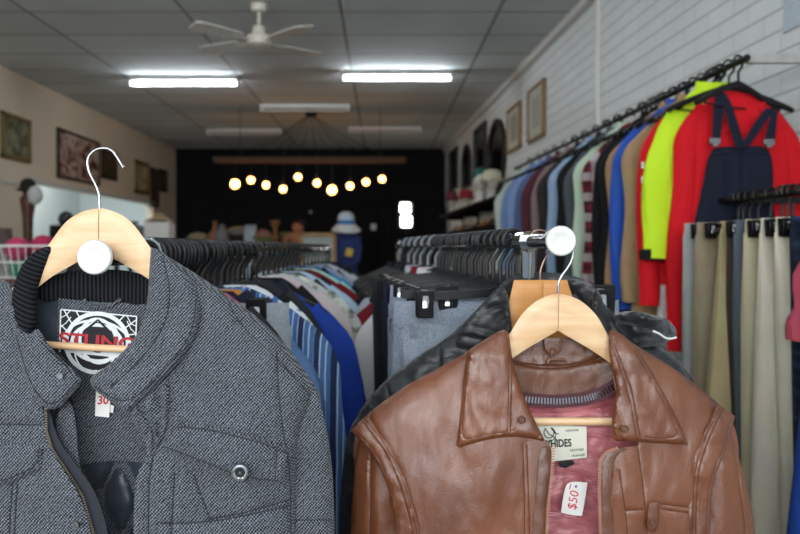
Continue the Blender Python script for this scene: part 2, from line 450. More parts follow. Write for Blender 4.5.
gj = thing('jacket', 'dark grey tweed work jacket with black ribbed collar on a wooden hanger', 'jacket', (-.355, .93, .75))
shoR = [(165, 255), (172, 259), (195, 273), (217, 288), (240, 304), (262, 321), (283, 341), (302, 366), (314, 384), (321, 396)]
armR = [(321, 396), (308, 415), (299, 438), (295.5, 466), (297, 534), (300, 800)]
slvR = [(314, 384), (326, 423), (333, 470), (335, 534), (338, 830)]
def gbase(q):
    x, y = q[:, 0], q[:, 1]; u = np.abs(x - 98) / 232
    return .915 - .028 * sstep(y, 270, 470) - .012 * sstep(y, 430, 600) + .03 * u ** 2.2
def gdep(off, seed=1, amp=.0045):
    def d(q):
        n = fnoise(q, 55, 95, seed, 3); n2 = fnoise(q, 20, 60, seed + 5, 2)
        return gbase(q) - off + amp * n + amp * .35 * n2
    return d
gm = [M['tweed'], M['tweed_thread']]
# back with lining
b = panel(mir(shoR)[:-3] + [(-2, 277), (10, 283), (28, 285), (60, 288), (98, 290), (140, 282), (160, 262)] + shoR + [(300, 440), (303, 800), (-107, 800), (-104, 440)], lambda q: .96 + .006 * fnoise(q, 60, 90, 9), 8, .006,
          back=lambda q: .975 + .03 * (1 - (np.abs(q[:, 0] - 98) / 230) ** 2) * sstep(q[:, 1], 255, 400))
b.build('back_panel', gm, gj, world=True)
quilt = []
for k in range(-4, 12):
    x0 = 98 + (k - 3) * 44
    quilt += [[(x0 - 140, 395), (x0 + 60, 800)], [(x0 + 140, 395), (x0 - 60, 800)]]
qs = []
for a, c in quilt:
    pts = [(a[0] + (c[0] - a[0]) * t, a[1] + (c[1] - a[1]) * t) for t in np.linspace(0, 1, 60)]
    pts = [p for p in pts if 24 < p[0] < 176]
    if len(pts) > 4: qs.append(pts)
b = panel([(20, 288, 1), (176, 288, 1), (176, 800, 1), (20, 800, 1)], lambda q: .951 + .002 * fnoise(q, 14, 20, 4), 5, .003, seams=qs, groove=.012, gw=5)
b.build('quilted_lining', [M['quilt']], gj, world=True)
yk = panel([(58, 298, 1), (100, 303), (149, 302, 1), (155, 376), (150, 463, 1), (112, 460), (76, 466, 1), (75, 400), (56, 376)], lambda q: .945 + .0015 * fnoise(q, 30, 40, 3), 5, .003)
yk.build('inner_yoke', gm, gj, world=True)
b = MB(); b.tube([P(x, y, .942) for x, y in resample(chaikin([(84, 299, 0), (86, 304, 0), (96, 308, 0), (108, 307, 0), (115, 303, 0), (121, 299, 0)], 2, False), 2, False)], .0022, 8)
b.build('hanging_loop', M['tweed'], gj, world=True)
# printed label: black ground, white web of lines, red lettering
ld = lambda q: .9405 + .0006 * fnoise(q, 25, 25, 6)
lb = panel([(60.5, 309, 1), (137, 316, 1), (135.5, 352, 1), (128, 362), (108, 370), (90, 374, 1), (74, 366), (59, 352, 1)], ld, 5, .001, edge=(1, .0003)).build('printed_label', M['ink_b'], gj, world=True)
w = MB()
ribbon([(61, 309.5), (137, 316.5)], 1.3, ld, w); ribbon([(60.8, 309.5), (59.5, 352)], 1.3, ld, w); ribbon([(136.6, 316.5), (135.3, 352)], 1.3, ld, w)
def ell(cx, cy, rx, ry, t0=0, t1=360, rot=0, n=40):
    o = []
    for k in range(n + 1):
        t = R(t0 + (t1 - t0) * k / n); x, y = rx * math.cos(t), ry * math.sin(t); o.append((cx + x * math.cos(rot) - y * math.sin(rot), cy + x * math.sin(rot) + y * math.cos(rot)))
    return o
ribbon(ell(97, 343, 31, 29.5), 4.2, ld, w); ribbon(ell(97, 343, 25, 18, rot=.1), 3.4, ld, w, lift=.0008); ribbon(ell(98, 341, 18, 22, rot=-.2), 3.2, ld, w, lift=.0009)
ribbon(ell(97, 344, 34, 23, 150, 390, .15), 2.4, ld, w, lift=.0009); ribbon(ell(97, 346, 21, 26, 0, 360, .5), 1.6, ld, w, lift=.001)
for (x0, y0, x1, y1) in ((68, 332, 61, 325), (72, 324, 64, 310), (80, 318, 76, 311), (90, 314, 88, 311.5), (110, 316, 112, 313.5), (119, 321, 125, 315), (125, 328, 136, 320), (128, 335, 136, 334), (66, 344, 60, 344), (129, 345, 135, 347)): ribbon([(x0, y0), (x1, y1)], 1.2, ld, w)
for i in (0, 1): ribbon([(60.5, 318 + i * 9), (66, 315 + i * 8), (71, 310 + i * 7)], .9, ld, w); ribbon([(136, 326 + i * 8), (131, 324 + i * 5), (127, 316 + i * 5)], .9, ld, w)
ribbon([(69, 347), (126, 353)], 11, ld, w, lift=.001)
w.build('web_print', M['ink_w'], lb, world=True)
t = MB()
ribbon(ell(98, 342, 7.5, 8.5), 4.5, ld, t, lift=.0013); ribbon(ell(98, 342, 3, 3), 5, ld, t, lift=.0013)
ribbon([(87, 329), (98, 320), (109, 331)], 2.2, ld, t, lift=.0013); ribbon([(90, 328), (106, 329)], 3.2, ld, t, lift=.0013); ribbon([(80, 361), (97, 366), (114, 362)], (1.5, 1.5), ld, t, lift=.0013); ribbon([(84, 363), (98, 369), (110, 364)], 3, ld, t, lift=.0013)
t.build('black_print', M['ink_b'], lb, world=True)
text_mb('STUNG', 12.0, ld, 97, 342, -.08, lift=.0018, sx=1.36, bold=.03).build('lettering', M['ink_r'], lb, world=True)
# size ticket
tk = lambda q: np.full(len(q), .9385)
tg = panel([(96, 388, 1), (111, 392, 1), (109, 417.5, 1), (95, 416, 1)], tk, 4, .0006, edge=(1, .0001)).build('price_ticket', M['card'], gj, world=True)
text_mb('30', 8.0, tk, 102.5, 400.5, .05, lift=.0006, shear=.15, bold=.02).build('lettering', M['pen_r'], tg, world=True)
panel([(109.5, 404, 1), (114, 406, 1), (113, 413, 1), (109, 412, 1)], lambda q: np.full(len(q), .9395), 3, .0005).build('care_tag', M['card'], gj, world=True)
# collar lining
b = panel([(36, 288), (50, 276), (70, 271), (98, 269), (126, 270), (148, 276), (151, 303, 1), (128, 306), (100, 302), (62, 299), (40, 303)], lambda q: .949 - .010 * np.clip((np.abs(q[:, 0] - 95) / 58), 0, 1.2) ** 2, 4, .006)
b.build('ribbed_collar', [M['rib']], gj, world=True)
b = panel([(54, 246), (42, 247), (30, 255), (21, 266), (14, 283), (11, 302), (15, 330), (26, 342), (38, 322), (36, 300), (38, 286), (46, 266)], lambda q: gbase(q) - .018 + .016 * sstep(q[:, 0], 18, 48), 4, .012, edge=(5, .006))
b.build('ribbed_collar', [M['rib_side']], gj, world=True)
b = panel([(147, 262), (152, 256), (156, 262), (155, 300), (148, 318), (143, 322), (147, 300)], lambda q: gbase(q) + .004, 4, .006, edge=(4, .004)); b.build('ribbed_collar', [M['rib']], gj, world=True)
# fronts
sR = [resample([(*p, 0) for p in shoR], 6, False)]
b = panel([(150, 262), (157, 255)] + shoR + armR + [(133, 800, 1), (133, 534), (135, 476), (146, 459), (147, 448), (138, 430), (126, 408), (128, 380), (142, 330), (150, 290)], gdep(.010, 1), 4.5, .004,
          seams=[[(228, 301), (236, 318), (250, 334), (270, 352), (293, 375), (312, 398)], [(277, 352), (278, 390), (284, 438), (290, 470), (291, 534), (294, 800)],
                 [(170, 384), (166, 410), (159, 440), (151, 463), (148, 500), (149, 800)], [(175, 471), (171, 534), (172, 700)], [(194, 474), (203, 500), (210, 519)], [(210, 519), (240, 514), (289, 500)], [(160, 523), (210, 523), (289, 506)]],
          sil=[sR[0], [(p[0], p[1]) for p in armR]], silw=26, sild=.03, groove=.0035, gw=2.2, stitch=1, st_r=.0008)
b.build('front_panel', gm, gj, world=True)
lf = mir(armR) ; lsho = mir(shoR)[:-3] + [(-2, 277), (10, 283)]
zipL = [(44, 409), (44.5, 431), (50, 449), (66, 473), (81, 497), (92, 534), (101, 600), (104, 800)]
b = panel(lf[::1] + lsho[1:] + [(16, 300), (20, 340), (34, 390)] + zipL, gdep(.010, 2), 4.5, .004,
          seams=[[(-110, 425), (-40, 424), (0, 424), (42, 425)], [(13, 484), (9, 534), (8, 700)], [(18, 484), (14, 534), (13, 700)], mir([(277, 352), (278, 390), (284, 438), (291, 534)])],
          sil=[[(p[0], p[1]) for p in lsho], [(p[0], p[1]) for p in lf]], silw=26, sild=.03, groove=.003, gw=2, stitch=1, st_r=.0008)
b.build('front_panel', gm, gj, world=True)
zt = panel([(p[0] - 1, p[1]) for p in zipL] + [(p[0] + 5 + 12 * min(1, max(0, (p[1] - 405) / 60)), p[1]) for p in zipL[::-1]], lambda q: gbase(q) - .004 + .0006 * q[:, 0] * 0, 4, .002).build('zip_facing', M['navy_tape'], gj, world=True)
zp = tooth_run([(p[0] + 1.6, p[1]) for p in zipL], lambda q: gbase(q) - .0075, MB(), 2.5, 3.0, 1.5); zp.ball(P(45.5, 412, .88), .0016, 8, 6)
zp.build('zip_teeth', M['brass'], gj, world=True)
b = panel([(62, 404), (70, 398), (76, 420), (78, 460), (90, 505), (101, 534), (112, 600), (115, 800), (104, 800), (95, 534), (84, 500), (64, 455), (54, 425)], lambda q: gbase(q) + .012, 5, .004); b.build('front_facing', gm, gj, world=True)
b = panel([(125, 407), (146, 398), (165, 381), (172, 392), (170, 414), (163, 441), (151, 461), (145, 461), (147, 448), (139, 431)], lambda q: gbase(q) - .017 + .007 * fnoise(q, 7, 60, 17, 2), 3, .006, edge=(5, .008), seams=[[(139, 408), (152, 424), (155, 446), (149, 460)], [(158, 392), (162, 412), (158, 436)]], groove=.006, gw=2.2)
b.build('placket_fold', gm, gj, world=True)
# sleeves
for pts, sd in ((slvR + [(286, 830), (293, 534), (291, 470), (292, 440), (300, 412)], 3), (mir(slvR + [(286, 830), (293, 534), (291, 470), (292, 440), (300, 412)]), 4)):
    c = 98
    q0 = [(p[0], p[1]) for p in (slvR if sd == 3 else mir(slvR))]
    cen = 314 if sd == 3 else -118
    b = panel(pts, (lambda cen, sd: lambda q: gbase(q) + .006 + .05 * (np.abs(q[:, 0] - cen) / 26) ** 2 * .35 + .004 * fnoise(q, 24, 50, sd, 2))(cen, sd), 4.5, .05,
              seams=[[(294, 520), (334, 520)]] if sd == 3 else (), stitch=1, st_r=.0008, groove=.002,
              back=(lambda cen: lambda q: .93 + .045 * np.clip(1 - ((q[:, 0] - cen) / 26) ** 2, 0, 1))(cen))
    b.build('sleeve', gm, gj, world=True)
# pocket flaps and button
fl = panel([(163, 449, 1), (171, 436), (178, 422, 1), (205, 424), (232, 430), (262, 438), (288, 448, 1), (286, 468), (283, 486, 1), (262, 485), (240, 482), (222, 475), (190, 461)], gdep(.021, 1), 4, .006,
           seams=[[(166, 447), (192, 457), (224, 470), (242, 477), (280, 481)], [(178, 427), (205, 429), (232, 435), (262, 443), (286, 452)], [(277, 450), (275, 480)]], edge=(5, .006), groove=.003, gw=1.8, stitch=1, st_r=.0008).build('pocket_flap', gm, gj, world=True)
bt = MB(); Yb = .862
bt.lathe([(.0105, .004), (.0108, 0), (.0098, -.0022), (.0075, -.0026), (.0058, -.0012), (.0052, 0)], P(240, 472.5, Yb), 'Y', 24)
bo = bt.build('button', M['steel'], fl, world=True)
bt = MB(); bt.lathe([(.0054, .001), (.0052, -.0004)], P(240, 472.5, Yb), 'Y', 20); bt.build('button_well', M['ink_b'], bo, world=True) if False else bt.build('button_well', M['ink_b'], fl, world=True)
bt = MB(); st = []
for k in range(10):
    rr = .0036 if k % 2 == 0 else .0018; a = math.pi * k / 5 - math.pi / 2; st.append((rr * math.cos(a), rr * math.sin(a)))
c0 = P(240, 472.5, Yb); bt.loft([[c0 + Vector((x, -.0004, -z)) for x, z in st], [c0 + Vector((x * .7, -.0018, -z * .7)) for x, z in st]], True); bt.build('button_star', M['steel'], fl, smooth=False, world=True)
b = panel([(44, 446, 1), (42, 469, 1), (20, 480), (0, 488), (-40, 484), (-86, 486, 1), (-90, 450, 1), (-40, 434), (0, 440)], gdep(.016, 2), 4.5, .004, seams=[[(39, 448), (37, 466), (18, 475), (0, 482), (-80, 481)]], edge=(5, .006), stitch=1, st_r=.0008); b.build('pocket_flap', gm, gj, world=True)
# collar leaves
def cdep(off, seed): return lambda q: gbase(q) - off + .0035 * fnoise(q, 26, 40, seed, 2)
b = panel([(151, 247, 1), (160, 250), (168, 256), (186, 274), (201, 299), (200, 325), (190, 348), (167, 377), (127, 413, 1), (108, 400), (94, 390), (88, 378), (108, 366), (123, 352), (139, 333), (147, 306), (149, 275)],
          lambda q: cdep(.024, 11)(q) + .012 * sstep(-q[:, 1], -300, -245), 4, .005, seams=[[(196, 300), (194, 325), (185, 345), (162, 373), (126, 407), (94, 386)], [(163, 258), (171, 290), (166, 325), (140, 362), (110, 388)]], edge=(6, .009), groove=.002, gw=1.8, stitch=1, st_r=.0008)
b.build('collar', gm, gj, world=True)
b = panel([(10, 296), (14, 335), (25, 383), (42, 408), (57, 410), (70, 398), (81, 385), (81, 376), (62, 360), (46, 342), (38, 326), (30, 336), (18, 325)], cdep(.022, 12), 4, .005, seams=[[(16, 335), (29, 381), (44, 403), (57, 404), (76, 383)]], edge=(6, .008), groove=.002, gw=1.8, stitch=1, st_r=.0008)
b.build('collar', gm, gj, world=True)
for px, py, yy in ((60, 376, .875), (76, 525.5, .858)):
    b = dome(px, py, yy, 3.4, .002, prof=[(.0042, .003), (.0042, 0), (.0036, -.0012), (.0024, -.0012), (.0019, -.0001), (.0006, -.0001)]); b.build('snap_stud', M['stud'], gj, world=True)

# ================================================================ BROWN LEATHER JACKET
by = thing('wooden_hanger', 'pale rounded wooden hanger with a steel hook inside the brown leather jacket', 'hanger', (.264, 1.10, 1.42))
hR = [(558, 293.5), (568, 295), (580, 300), (590, 308), (598, 317), (604, 328), (610, 339), (622, 356), (650, 378), (690, 402), (688, 410), (650, 392), (609, 362), (590, 349), (574, 340), (558, 330.5, 1)]
hL = [(2 * 558 - p[0], *p[1:]) for p in hR[::-1][1:-1]]
hL = [(p[0] + (1.5 if p[1] < 335 else 0), *p[1:]) for p in hL]
wood_hanger(by, hR + hL, 1.10, .015, M['wood'], [(559, 294), (558.6, 310), (558.2, 331)])
b = MB(); hk = [(558, 297), (558, 290), (558.4, 282), (562, 275), (569, 266), (573.2, 256), (573.5, 246), (571, 237), (564, 229.5), (556, 228.5), (548.5, 231), (543.5, 237)]
hk = resample(chaikin([(*p, 0) for p in hk], 2, False), 2, False); b.tube([P(x, y, 1.10) for x, y in hk], .0019, 10); b.ball(P(543.5, 237, 1.10), .0028, 10, 8)
b.build('hook', M['steel'], by, world=True)
b = MB(); b.tube([P(480, 420, 1.095), P(536, 421.5, 1.095), P(612, 421.5, 1.095), P(660, 421, 1.095)], .0062, 12); b.build('trouser_bar', M['wood'], by, world=True)

bj = thing('jacket', 'brown leather jacket with pointed collar and maroon lining on a wooden hanger', 'jacket', (.26, 1.1, .75))
lm = [M['leather'], M['lthread']]; ldk = [M['leather_dark'], M['lthread']]
def bbase(q):
    x, y = q[:, 0], q[:, 1]; u = np.abs(x - 552) / 205
    return 1.085 - .030 * sstep(y, 340, 500) - .012 * sstep(y, 440, 640) + .034 * u ** 2.3
def bdep(off, seed, amp=.005, vx=26, vy=75):
    return lambda q: bbase(q) - off + amp * fnoise(q, vx, vy, seed, 3) + amp * .5 * fnoise(q, 60, 60, seed + 3, 1)
shL = [(505, 333), (478, 345), (450, 362), (408, 384), (385, 400), (366, 415)]
shRr = [(617, 332), (640, 348), (676, 369), (707, 394), (722, 406)]
b = panel([(352, 440)] + shL[::-1] + [(530, 352), (558, 356), (595, 350)] + shRr + [(738, 430), (740, 480), (735, 730), (372, 730), (356, 480)], lambda q: 1.135 + .004 * fnoise(q, 50, 60, 22), 8, .005, back=lambda q: 1.15 + .03 * np.clip(1 - ((q[:, 0] - 552) / 200) ** 2, 0, 1) * sstep(q[:, 1], 335, 460))
b.build('back_panel', lm, bj, world=True)
lin_d = lambda q: 1.122 + .006 * fnoise(q, 16, 22, 31, 3) - .004 * sstep(q[:, 1], 440, 520)
b = panel([(512, 384), (560, 392), (622, 376), (648, 440), (650, 730, 1), (520, 730, 1), (518, 440)], lin_d, 4, .003, seams=[[(522, 411), (560, 415), (620, 404)]], groove=.004, gw=2.5)
b.build('satin_lining', [M['maroon']], bj, world=True)
b = panel([(505, 345), (530, 340), (558, 337), (590, 338), (611, 346), (622, 386), (600, 395), (585, 398.5), (560, 400), (522, 400), (512, 380)], lambda q: 1.122 - .012 * (np.abs(q[:, 0] - 560) / 55) ** 2 - .004 * sstep(q[:, 1], 358, 364) + .003 * fnoise(q, 14, 30, 33, 3), 3.5, .004,
          seams=[[(511, 360), (530, 364.5), (552, 366.5), (575, 364), (606, 355)], [(511, 363), (530, 367.5), (552, 369.5), (575, 367), (606, 358)]], groove=.003, gw=1.2, stitch=1)
b.build('collar_stand', ldk, bj, world=True)
b = MB(); b.tube([P(x, y, 1.108) for x, y in resample(chaikin([(548, 363, 0), (549, 359.5, 0), (556, 359.5, 0), (565, 359, 0), (566, 363, 0)], 2, False), 1.5, False)], .0022, 8); b.build('hanging_loop', M['leather_dark'], bj, world=True)
b = panel([(544, 338, 1), (561, 338, 1), (563, 350), (553, 358), (545, 350)], lambda q: 1.110 + 0 * q[:, 0], 3, .003, edge=(2, .001)); b.build('snap_tab', ldk, bj, world=True)
ring = lambda r: [(r, .002), (r, -.0004), (r * .82, -.0012), (r * .66, -.0004), (r * .6, .0002), (r * .3, .0002)]
dome(552.5, 351.5, 1.109, 4, prof=ring(.0054)).build('snap_stud', M['leather_dark'], bj, world=True)
# neck zip
nz = [(523, 399), (545, 401), (560, 401.5), (585, 399), (601, 394), (618, 384.5)]
nd = lambda q: 1.112 - .012 * (np.abs(q[:, 0] - 565) / 55) ** 2
zb = ribbon(nz, 13, lambda q: nd(q) - .001, MB(), closed=False); zb.build('zip_tape', M['maroon_tape'], bj, world=True)
tooth_run(nz, lambda q: nd(q) - .002, MB(), 3.0, 6.2, 1.5, th=.0012).build('zip_teeth', M['steel'], bj, world=True)
# label and tags
lbd = lambda q: 1.110 + .0012 * fnoise(q, 18, 22, 35)
lb = panel([(532, 424, 1), (560, 425), (586.5, 426.5, 1), (587, 457.5, 1), (570, 459.5), (552, 461.5, 1), (541, 455)], lbd, 4, .0008, edge=(1, .0002)).build('maker_label', M['cream'], bj, world=True)
t = MB(); text_mb('RAWHIDES', 7.4, lbd, 552, 444, .05, t, lift=.0009, sx=.74, bold=.025); text_mb('GENUINE', 2.2, lbd, 572, 430.5, .05, t, lift=.0009)
text_mb('LEATHER', 2.4, lbd, 577, 450, .06, t, lift=.0009); text_mb('Australia', 2.6, lbd, 578, 455.2, .1, t, lift=.0009, shear=.4)
ribbon(ell(549, 432.5, 5, 5.5, -60, 230), .9, lbd, t, lift=.0009); ribbon(ell(548, 434, 8, 7, -80, 160, .4), .8, lbd, t, lift=.0009); ribbon([(545, 428), (549, 434), (554, 437), (557, 441)], .9, lbd, t, lift=.0009); ribbon([(551, 428), (555, 433), (559, 434)], .8, lbd, t, lift=.0009)
t.build('lettering', M['ink_b'], lb, world=True)
panel([(558, 462, 1), (572, 460, 1), (575, 464, 1), (566, 468, 1), (560, 467, 1)], lambda q: np.full(len(q), 1.108), 3, .0008).build('size_tag', M['ink_b'], bj, world=True)
ptd = lambda q: 1.100 + .0005 * (q[:, 0] - 572) / 10
pt = panel([(569, 482.5), (575, 481.5), (587.5, 482.5, 1), (585, 500), (582, 516, 1), (571, 515), (561, 512.5, 1), (563, 498), (565.5, 486)], ptd, 4, .0006, edge=(1, .0001), it=1).build('price_tag', M['card'], bj, world=True)
text_mb('$50', 8.8, ptd, 573.5, 500.5, R(80) , lift=.0006, shear=.1).build('lettering', M['pen_r'], pt, world=True)
t = MB(); ribbon([(571, 483.5), (569.5, 489.5)], .9, ptd, t); t.build('pen_stroke', M['pen_r'], pt, world=True)
t = MB(); ribbon(ell(576, 486.5, .8, .8), 1.3, ptd, t); t.build('tag_hole', M['pen_b'], pt, world=True)
# sleeves
for sd, pts, cen, hw in ((1, [(361, 430), (356, 455), (352, 500), (350, 534), (345, 760), (415, 760), (412, 534), (398, 480), (378, 440)], 380, 34), (2, [(727, 422), (735, 442), (741, 466), (752, 510), (756, 534), (768, 760), (695, 760), (699, 534), (706, 484), (718, 452)], 726, 34)):
    b = panel(pts, (lambda cen, hw, sd: lambda q: bbase(q) + .004 + .02 * (np.abs(q[:, 0] - cen) / hw) ** 2 + .006 * fnoise(q, 14, 60, sd, 3))(cen, hw, sd), 4, .04,
              seams=[[(372, 446), (370, 534), (368, 740)]] if sd == 1 else [[(733, 446), (742, 500), (748, 560)]], groove=.003, stitch=1,
              back=(lambda cen, hw: lambda q: 1.12 + .05 * np.clip(1 - ((q[:, 0] - cen) / hw) ** 2, 0, 1))(cen, hw), edge=(4, .004))
    b.build('sleeve', lm, bj, world=True)
# fronts
zL = [(541, 437), (552.6, 446), (551, 475), (547.6, 505), (546, 534), (546, 730)]
b = panel(shL[::-1] + [(512, 345), (512, 390), (520, 425)] + zL + [(420, 730), (418, 534), (414, 516), (404, 480), (388, 446)], bdep(.010, 41), 4, .004,
          seams=[[(527, 444), (528, 480), (530, 534), (530, 720)], [(523, 444), (524, 480), (525, 534), (525, 720)]], sil=[shL], silw=22, sild=.022, groove=.0014, gw=1.2, stitch=1)
b.build('front_panel', lm, bj, world=True)
zR = [(636, 446), (618, 448), (607, 452.5), (601, 460), (600, 488), (601.5, 534), (601.5, 730)]
b = panel([(612, 340)] + shRr + [(703, 440), (693, 471), (691, 534), (691, 730)] + zR[::-1] + [(640, 444), (625, 420), (612, 380)], bdep(.010, 42), 4, .004,
          seams=[[(619, 470), (624, 500), (628, 534), (629, 720)], [(637, 444), (643, 480), (648, 534), (648, 720)], [(626, 510.5), (643, 509.5)], [(661, 504), (690, 507.5)], [(661, 509), (690, 513)]], sil=[shRr], silw=22, sild=.022, groove=.0015, gw=1.2, stitch=1)
b.build('front_panel', lm, bj, world=True)
for z, s in ((zL[1:], 1), (zR[1:], -1)):
    tooth_run([(p[0] + s * .8, p[1]) for p in z], lambda q: bbase(q) - .0165, MB(), 2.6, 3.4, 1.5, th=.003).build('zip_teeth', plain('brown_zip_plastic', '#a87a66', .5) if 'bzip' not in M else M['bzip'], bj, world=True)
    b = panel([(p[0] - s * 1, p[1]) for p in z] + [(p[0] - s * 13, p[1]) for p in z[::-1]], bdep(.0125, 47 + s, .0018, 12, 16), 4, .003, edge=(3, .002)); b.build('zip_placket', ldk, bj, world=True)
# shoulder flanges
b = panel([(351, 431, 1), (358, 423), (367, 415, 1), (390, 444), (406, 479), (416, 516), (421, 534), (423, 730, 1), (398, 730, 1), (396, 534), (394, 508), (384, 476), (371, 452)], bdep(.014, 43, .0045, 16, 22), 3.5, .005,
          seams=[[(364, 418), (387, 446), (403, 480), (413, 516), (418, 534), (420, 720)], [(361, 420), (383, 447), (399, 481), (409, 516), (414, 534), (416, 720)], [(354, 429), (374, 450), (387, 475), (397, 507), (399, 534)]], edge=(4, .004), groove=.0013, gw=1.2, stitch=1)
b.build('shoulder_flange', lm, bj, world=True)
b = panel([(735, 416, 1), (731, 434), (723.5, 457), (711.5, 484), (709.5, 534), (709, 730, 1), (687, 730, 1), (688, 534), (690, 471), (701, 438), (718, 404, 1), (727, 410)], bdep(.014, 44, .0045, 16, 22), 3.5, .005,
          seams=[[(720, 407), (704, 440), (694, 471), (692, 534), (692, 720)], [(723, 409), (707.5, 442), (697.5, 473), (695.5, 534)], [(731, 418), (727, 434), (720, 456), (708, 483), (706, 534)]], edge=(4, .004), groove=.0013, gw=1.2, stitch=1)
b.build('shoulder_flange', lm, bj, world=True)
# chest pocket tab
b = panel([(649, 503, 1), (659.5, 501.5, 1), (659, 526), (653, 534), (647, 528)], bdep(.017, 42), 3, .003, edge=(2, .0015)); b.build('pocket_tab', ldk, bj, world=True)
dome(652.5, 523, 1.023, 3.2, prof=ring(.0045)).build('snap_stud', M['leather_dark'], bj, world=True)
# collar leaves
b = panel([(509, 329), (498, 331), (478, 344), (466, 351), (462, 400), (456, 448.5, 1), (480, 441), (510, 436), (530, 438), (546, 442, 1), (537, 425), (528, 407), (520, 385), (511.5, 358)], lambda q: bdep(.024, 45, .0045, 15, 40)(q) + .018 * sstep(-q[:, 1], -360, -325) + .004 * sstep(q[:, 0], 518, 540), 3.5, .004,
          seams=[[(466, 358), (465, 400), (460.5, 442), (480, 435.5), (514, 430.5)], [(507, 338), (509.5, 360), (508.5, 400), (507.5, 434)], [(510, 338), (512, 360), (511.5, 400), (510.5, 434)]], edge=(5, .008), groove=.0013, gw=1.2, stitch=1)
b.build('collar', lm, bj, world=True)
b = panel([(608, 328), (618, 331), (636, 346), (655, 377), (676, 415), (688.5, 444.5, 1), (660, 443.5), (638, 441.5), (614, 441, 1), (611, 428), (613.5, 405), (617.5, 386), (609.5, 363)], lambda q: bdep(.024, 46, .0045, 15, 40)(q) + .018 * sstep(-q[:, 1], -360, -325), 3.5, .004,
          seams=[[(634, 350), (651, 379), (671, 416), (681, 439), (640, 437)], [(612, 340), (622, 362), (634, 400), (641, 440)], [(609, 340), (618.5, 362), (630.5, 400), (637, 440)]], edge=(5, .008), groove=.0013, gw=1.2, stitch=1)
b.build('collar', lm, bj, world=True)
for px, py in ((522, 420), (625, 429)): dome(px, py, 1.038, 4, prof=ring(.0056)).build('snap_stud', M['leather_dark'], bj, world=True)

# ================================================================ BLACK JACKET BEHIND
ky = thing('wooden_hanger', 'orange toned wooden hanger with a square top inside the black jacket', 'hanger', (.28, 1.21, 1.40))
wood_hanger(ky, [(514, 280, 1), (567, 280, 1), (573, 299), (582, 322), (604, 348), (650, 378), (690, 402), (680, 410), (600, 372), (560, 340), (545, 340), (480, 372), (400, 408), (392, 400), (450, 366), (490, 342), (504, 324)], 1.215, .014, M['wood_o'], [(543, 281), (543, 330)])
b = MB(); hk = [(540, 283), (540, 274), (541, 268), (545, 258), (550, 250), (551, 240), (547, 232), (540, 229.5), (532, 232), (527, 240), (526, 245)]
hk = resample(chaikin([(*p, 0) for p in hk], 2, False), 2, False); b.tube([P(x, y, 1.215) for x, y in hk], .0019, 10); b.build('hook', M['steel_old'], ky, world=True)
kj = thing('jacket', 'black nylon jacket hanging directly behind the brown leather jacket', 'jacket', (.28, 1.22, .7))
km = [M['nylon'], M['tweed_thread']]
def kdep(off, seed, amp=.006): return lambda q: 1.205 - off - .02 * sstep(q[:, 1], 330, 480) + .03 * (np.abs(q[:, 0] - 530) / 190) ** 2 + amp * fnoise(q, 22, 30, seed, 3)
ksl = [(500, 284), (480, 306), (463, 323), (445, 340), (420, 354), (385, 380), (362, 406), (349, 430), (343, 460), (338, 534), (335, 760)]
ksr = [(590, 283), (608, 310), (640, 332), (662, 345), (682, 364), (694, 382), (714, 420), (716, 534), (718, 760)]
b = panel(ksl[::-1] + [(512, 296), (540, 300), (575, 296)] + ksr, lambda q: 1.235 + .005 * fnoise(q, 40, 40, 52), 8, .006, back=lambda q: 1.25 + .03 * np.clip(1 - ((q[:, 0] - 530) / 185) ** 2, 0, 1) * sstep(q[:, 1], 290, 420)); b.build('back_panel', km, kj, world=True)
b = panel(ksl[::-1] + [(508, 320), (530, 400), (540, 760)], kdep(0, 51), 5, .004, sil=[ksl[:8]], silw=24, sild=.02, seams=[[(386, 384), (396, 420), (398, 480)], [(440, 346), (446, 380), (470, 420)]], groove=.003, stitch=1); b.build('front_panel', km, kj, world=True)
b = panel([(592, 290)] + ksr[1:] + [(560, 760), (560, 420), (580, 340)], kdep(0, 53), 5, .004, sil=[ksr[:6]], silw=24, sild=.02); b.build('front_panel', km, kj, world=True)
b = panel([(498, 288), (508, 277), (524, 272.5), (545, 272), (570, 274.5), (588, 281), (600, 292), (607, 314), (596, 326), (585, 300), (565, 285), (540, 283), (516, 284), (506, 296)], lambda q: 1.232 - .028 * (np.abs(q[:, 0] - 550) / 55) ** 2, 4, .006, edge=(3, .003)); b.build('collar', km, kj, world=True)
b = panel([(500, 284), (508, 292), (512, 326), (512, 348), (494, 346), (470, 352), (452, 346), (463, 324), (480, 306)], kdep(.012, 54), 4, .004, edge=(4, .005), seams=[[(501, 290), (506, 312), (509, 340)]], groove=.002, stitch=1); b.build('collar', km, kj, world=True)
b = panel([(594, 286), (602, 296), (608, 318), (616, 338), (632, 352), (618, 362), (600, 350), (590, 320)], kdep(.010, 55), 4, .004, edge=(4, .005)); b.build('collar', km, kj, world=True)
hd = panel([(610, 317), (620, 311.5), (637, 310.5), (656, 316), (668, 319), (676, 328), (677, 337), (662, 345), (640, 348), (632, 348), (622, 336)], lambda q: 1.175 + .05 * ((q[:, 0] - 645) / 38) ** 2 + .016 * fnoise(q, 22, 9, 56, 1), 3, .02, edge=(6, .014), seams=[[(612, 320), (632, 322), (650, 330), (668, 334)], [(620, 334), (640, 340), (662, 342)]], groove=.008, gw=3).build('hood', km, kj, world=True)
b = MB(); b.tube([P(x, y, 1.158 + .03 * ((x - 645) / 38) ** 2) for x, y in resample(chaikin([(653, 331, 0), (660, 334, 0), (665, 338, 0), (670, 339, 0), (676, 337.5, 0)], 2, False), 1.5, False)], .0018, 8); b.build('white_cord', M['white_pl'], hd, world=True)
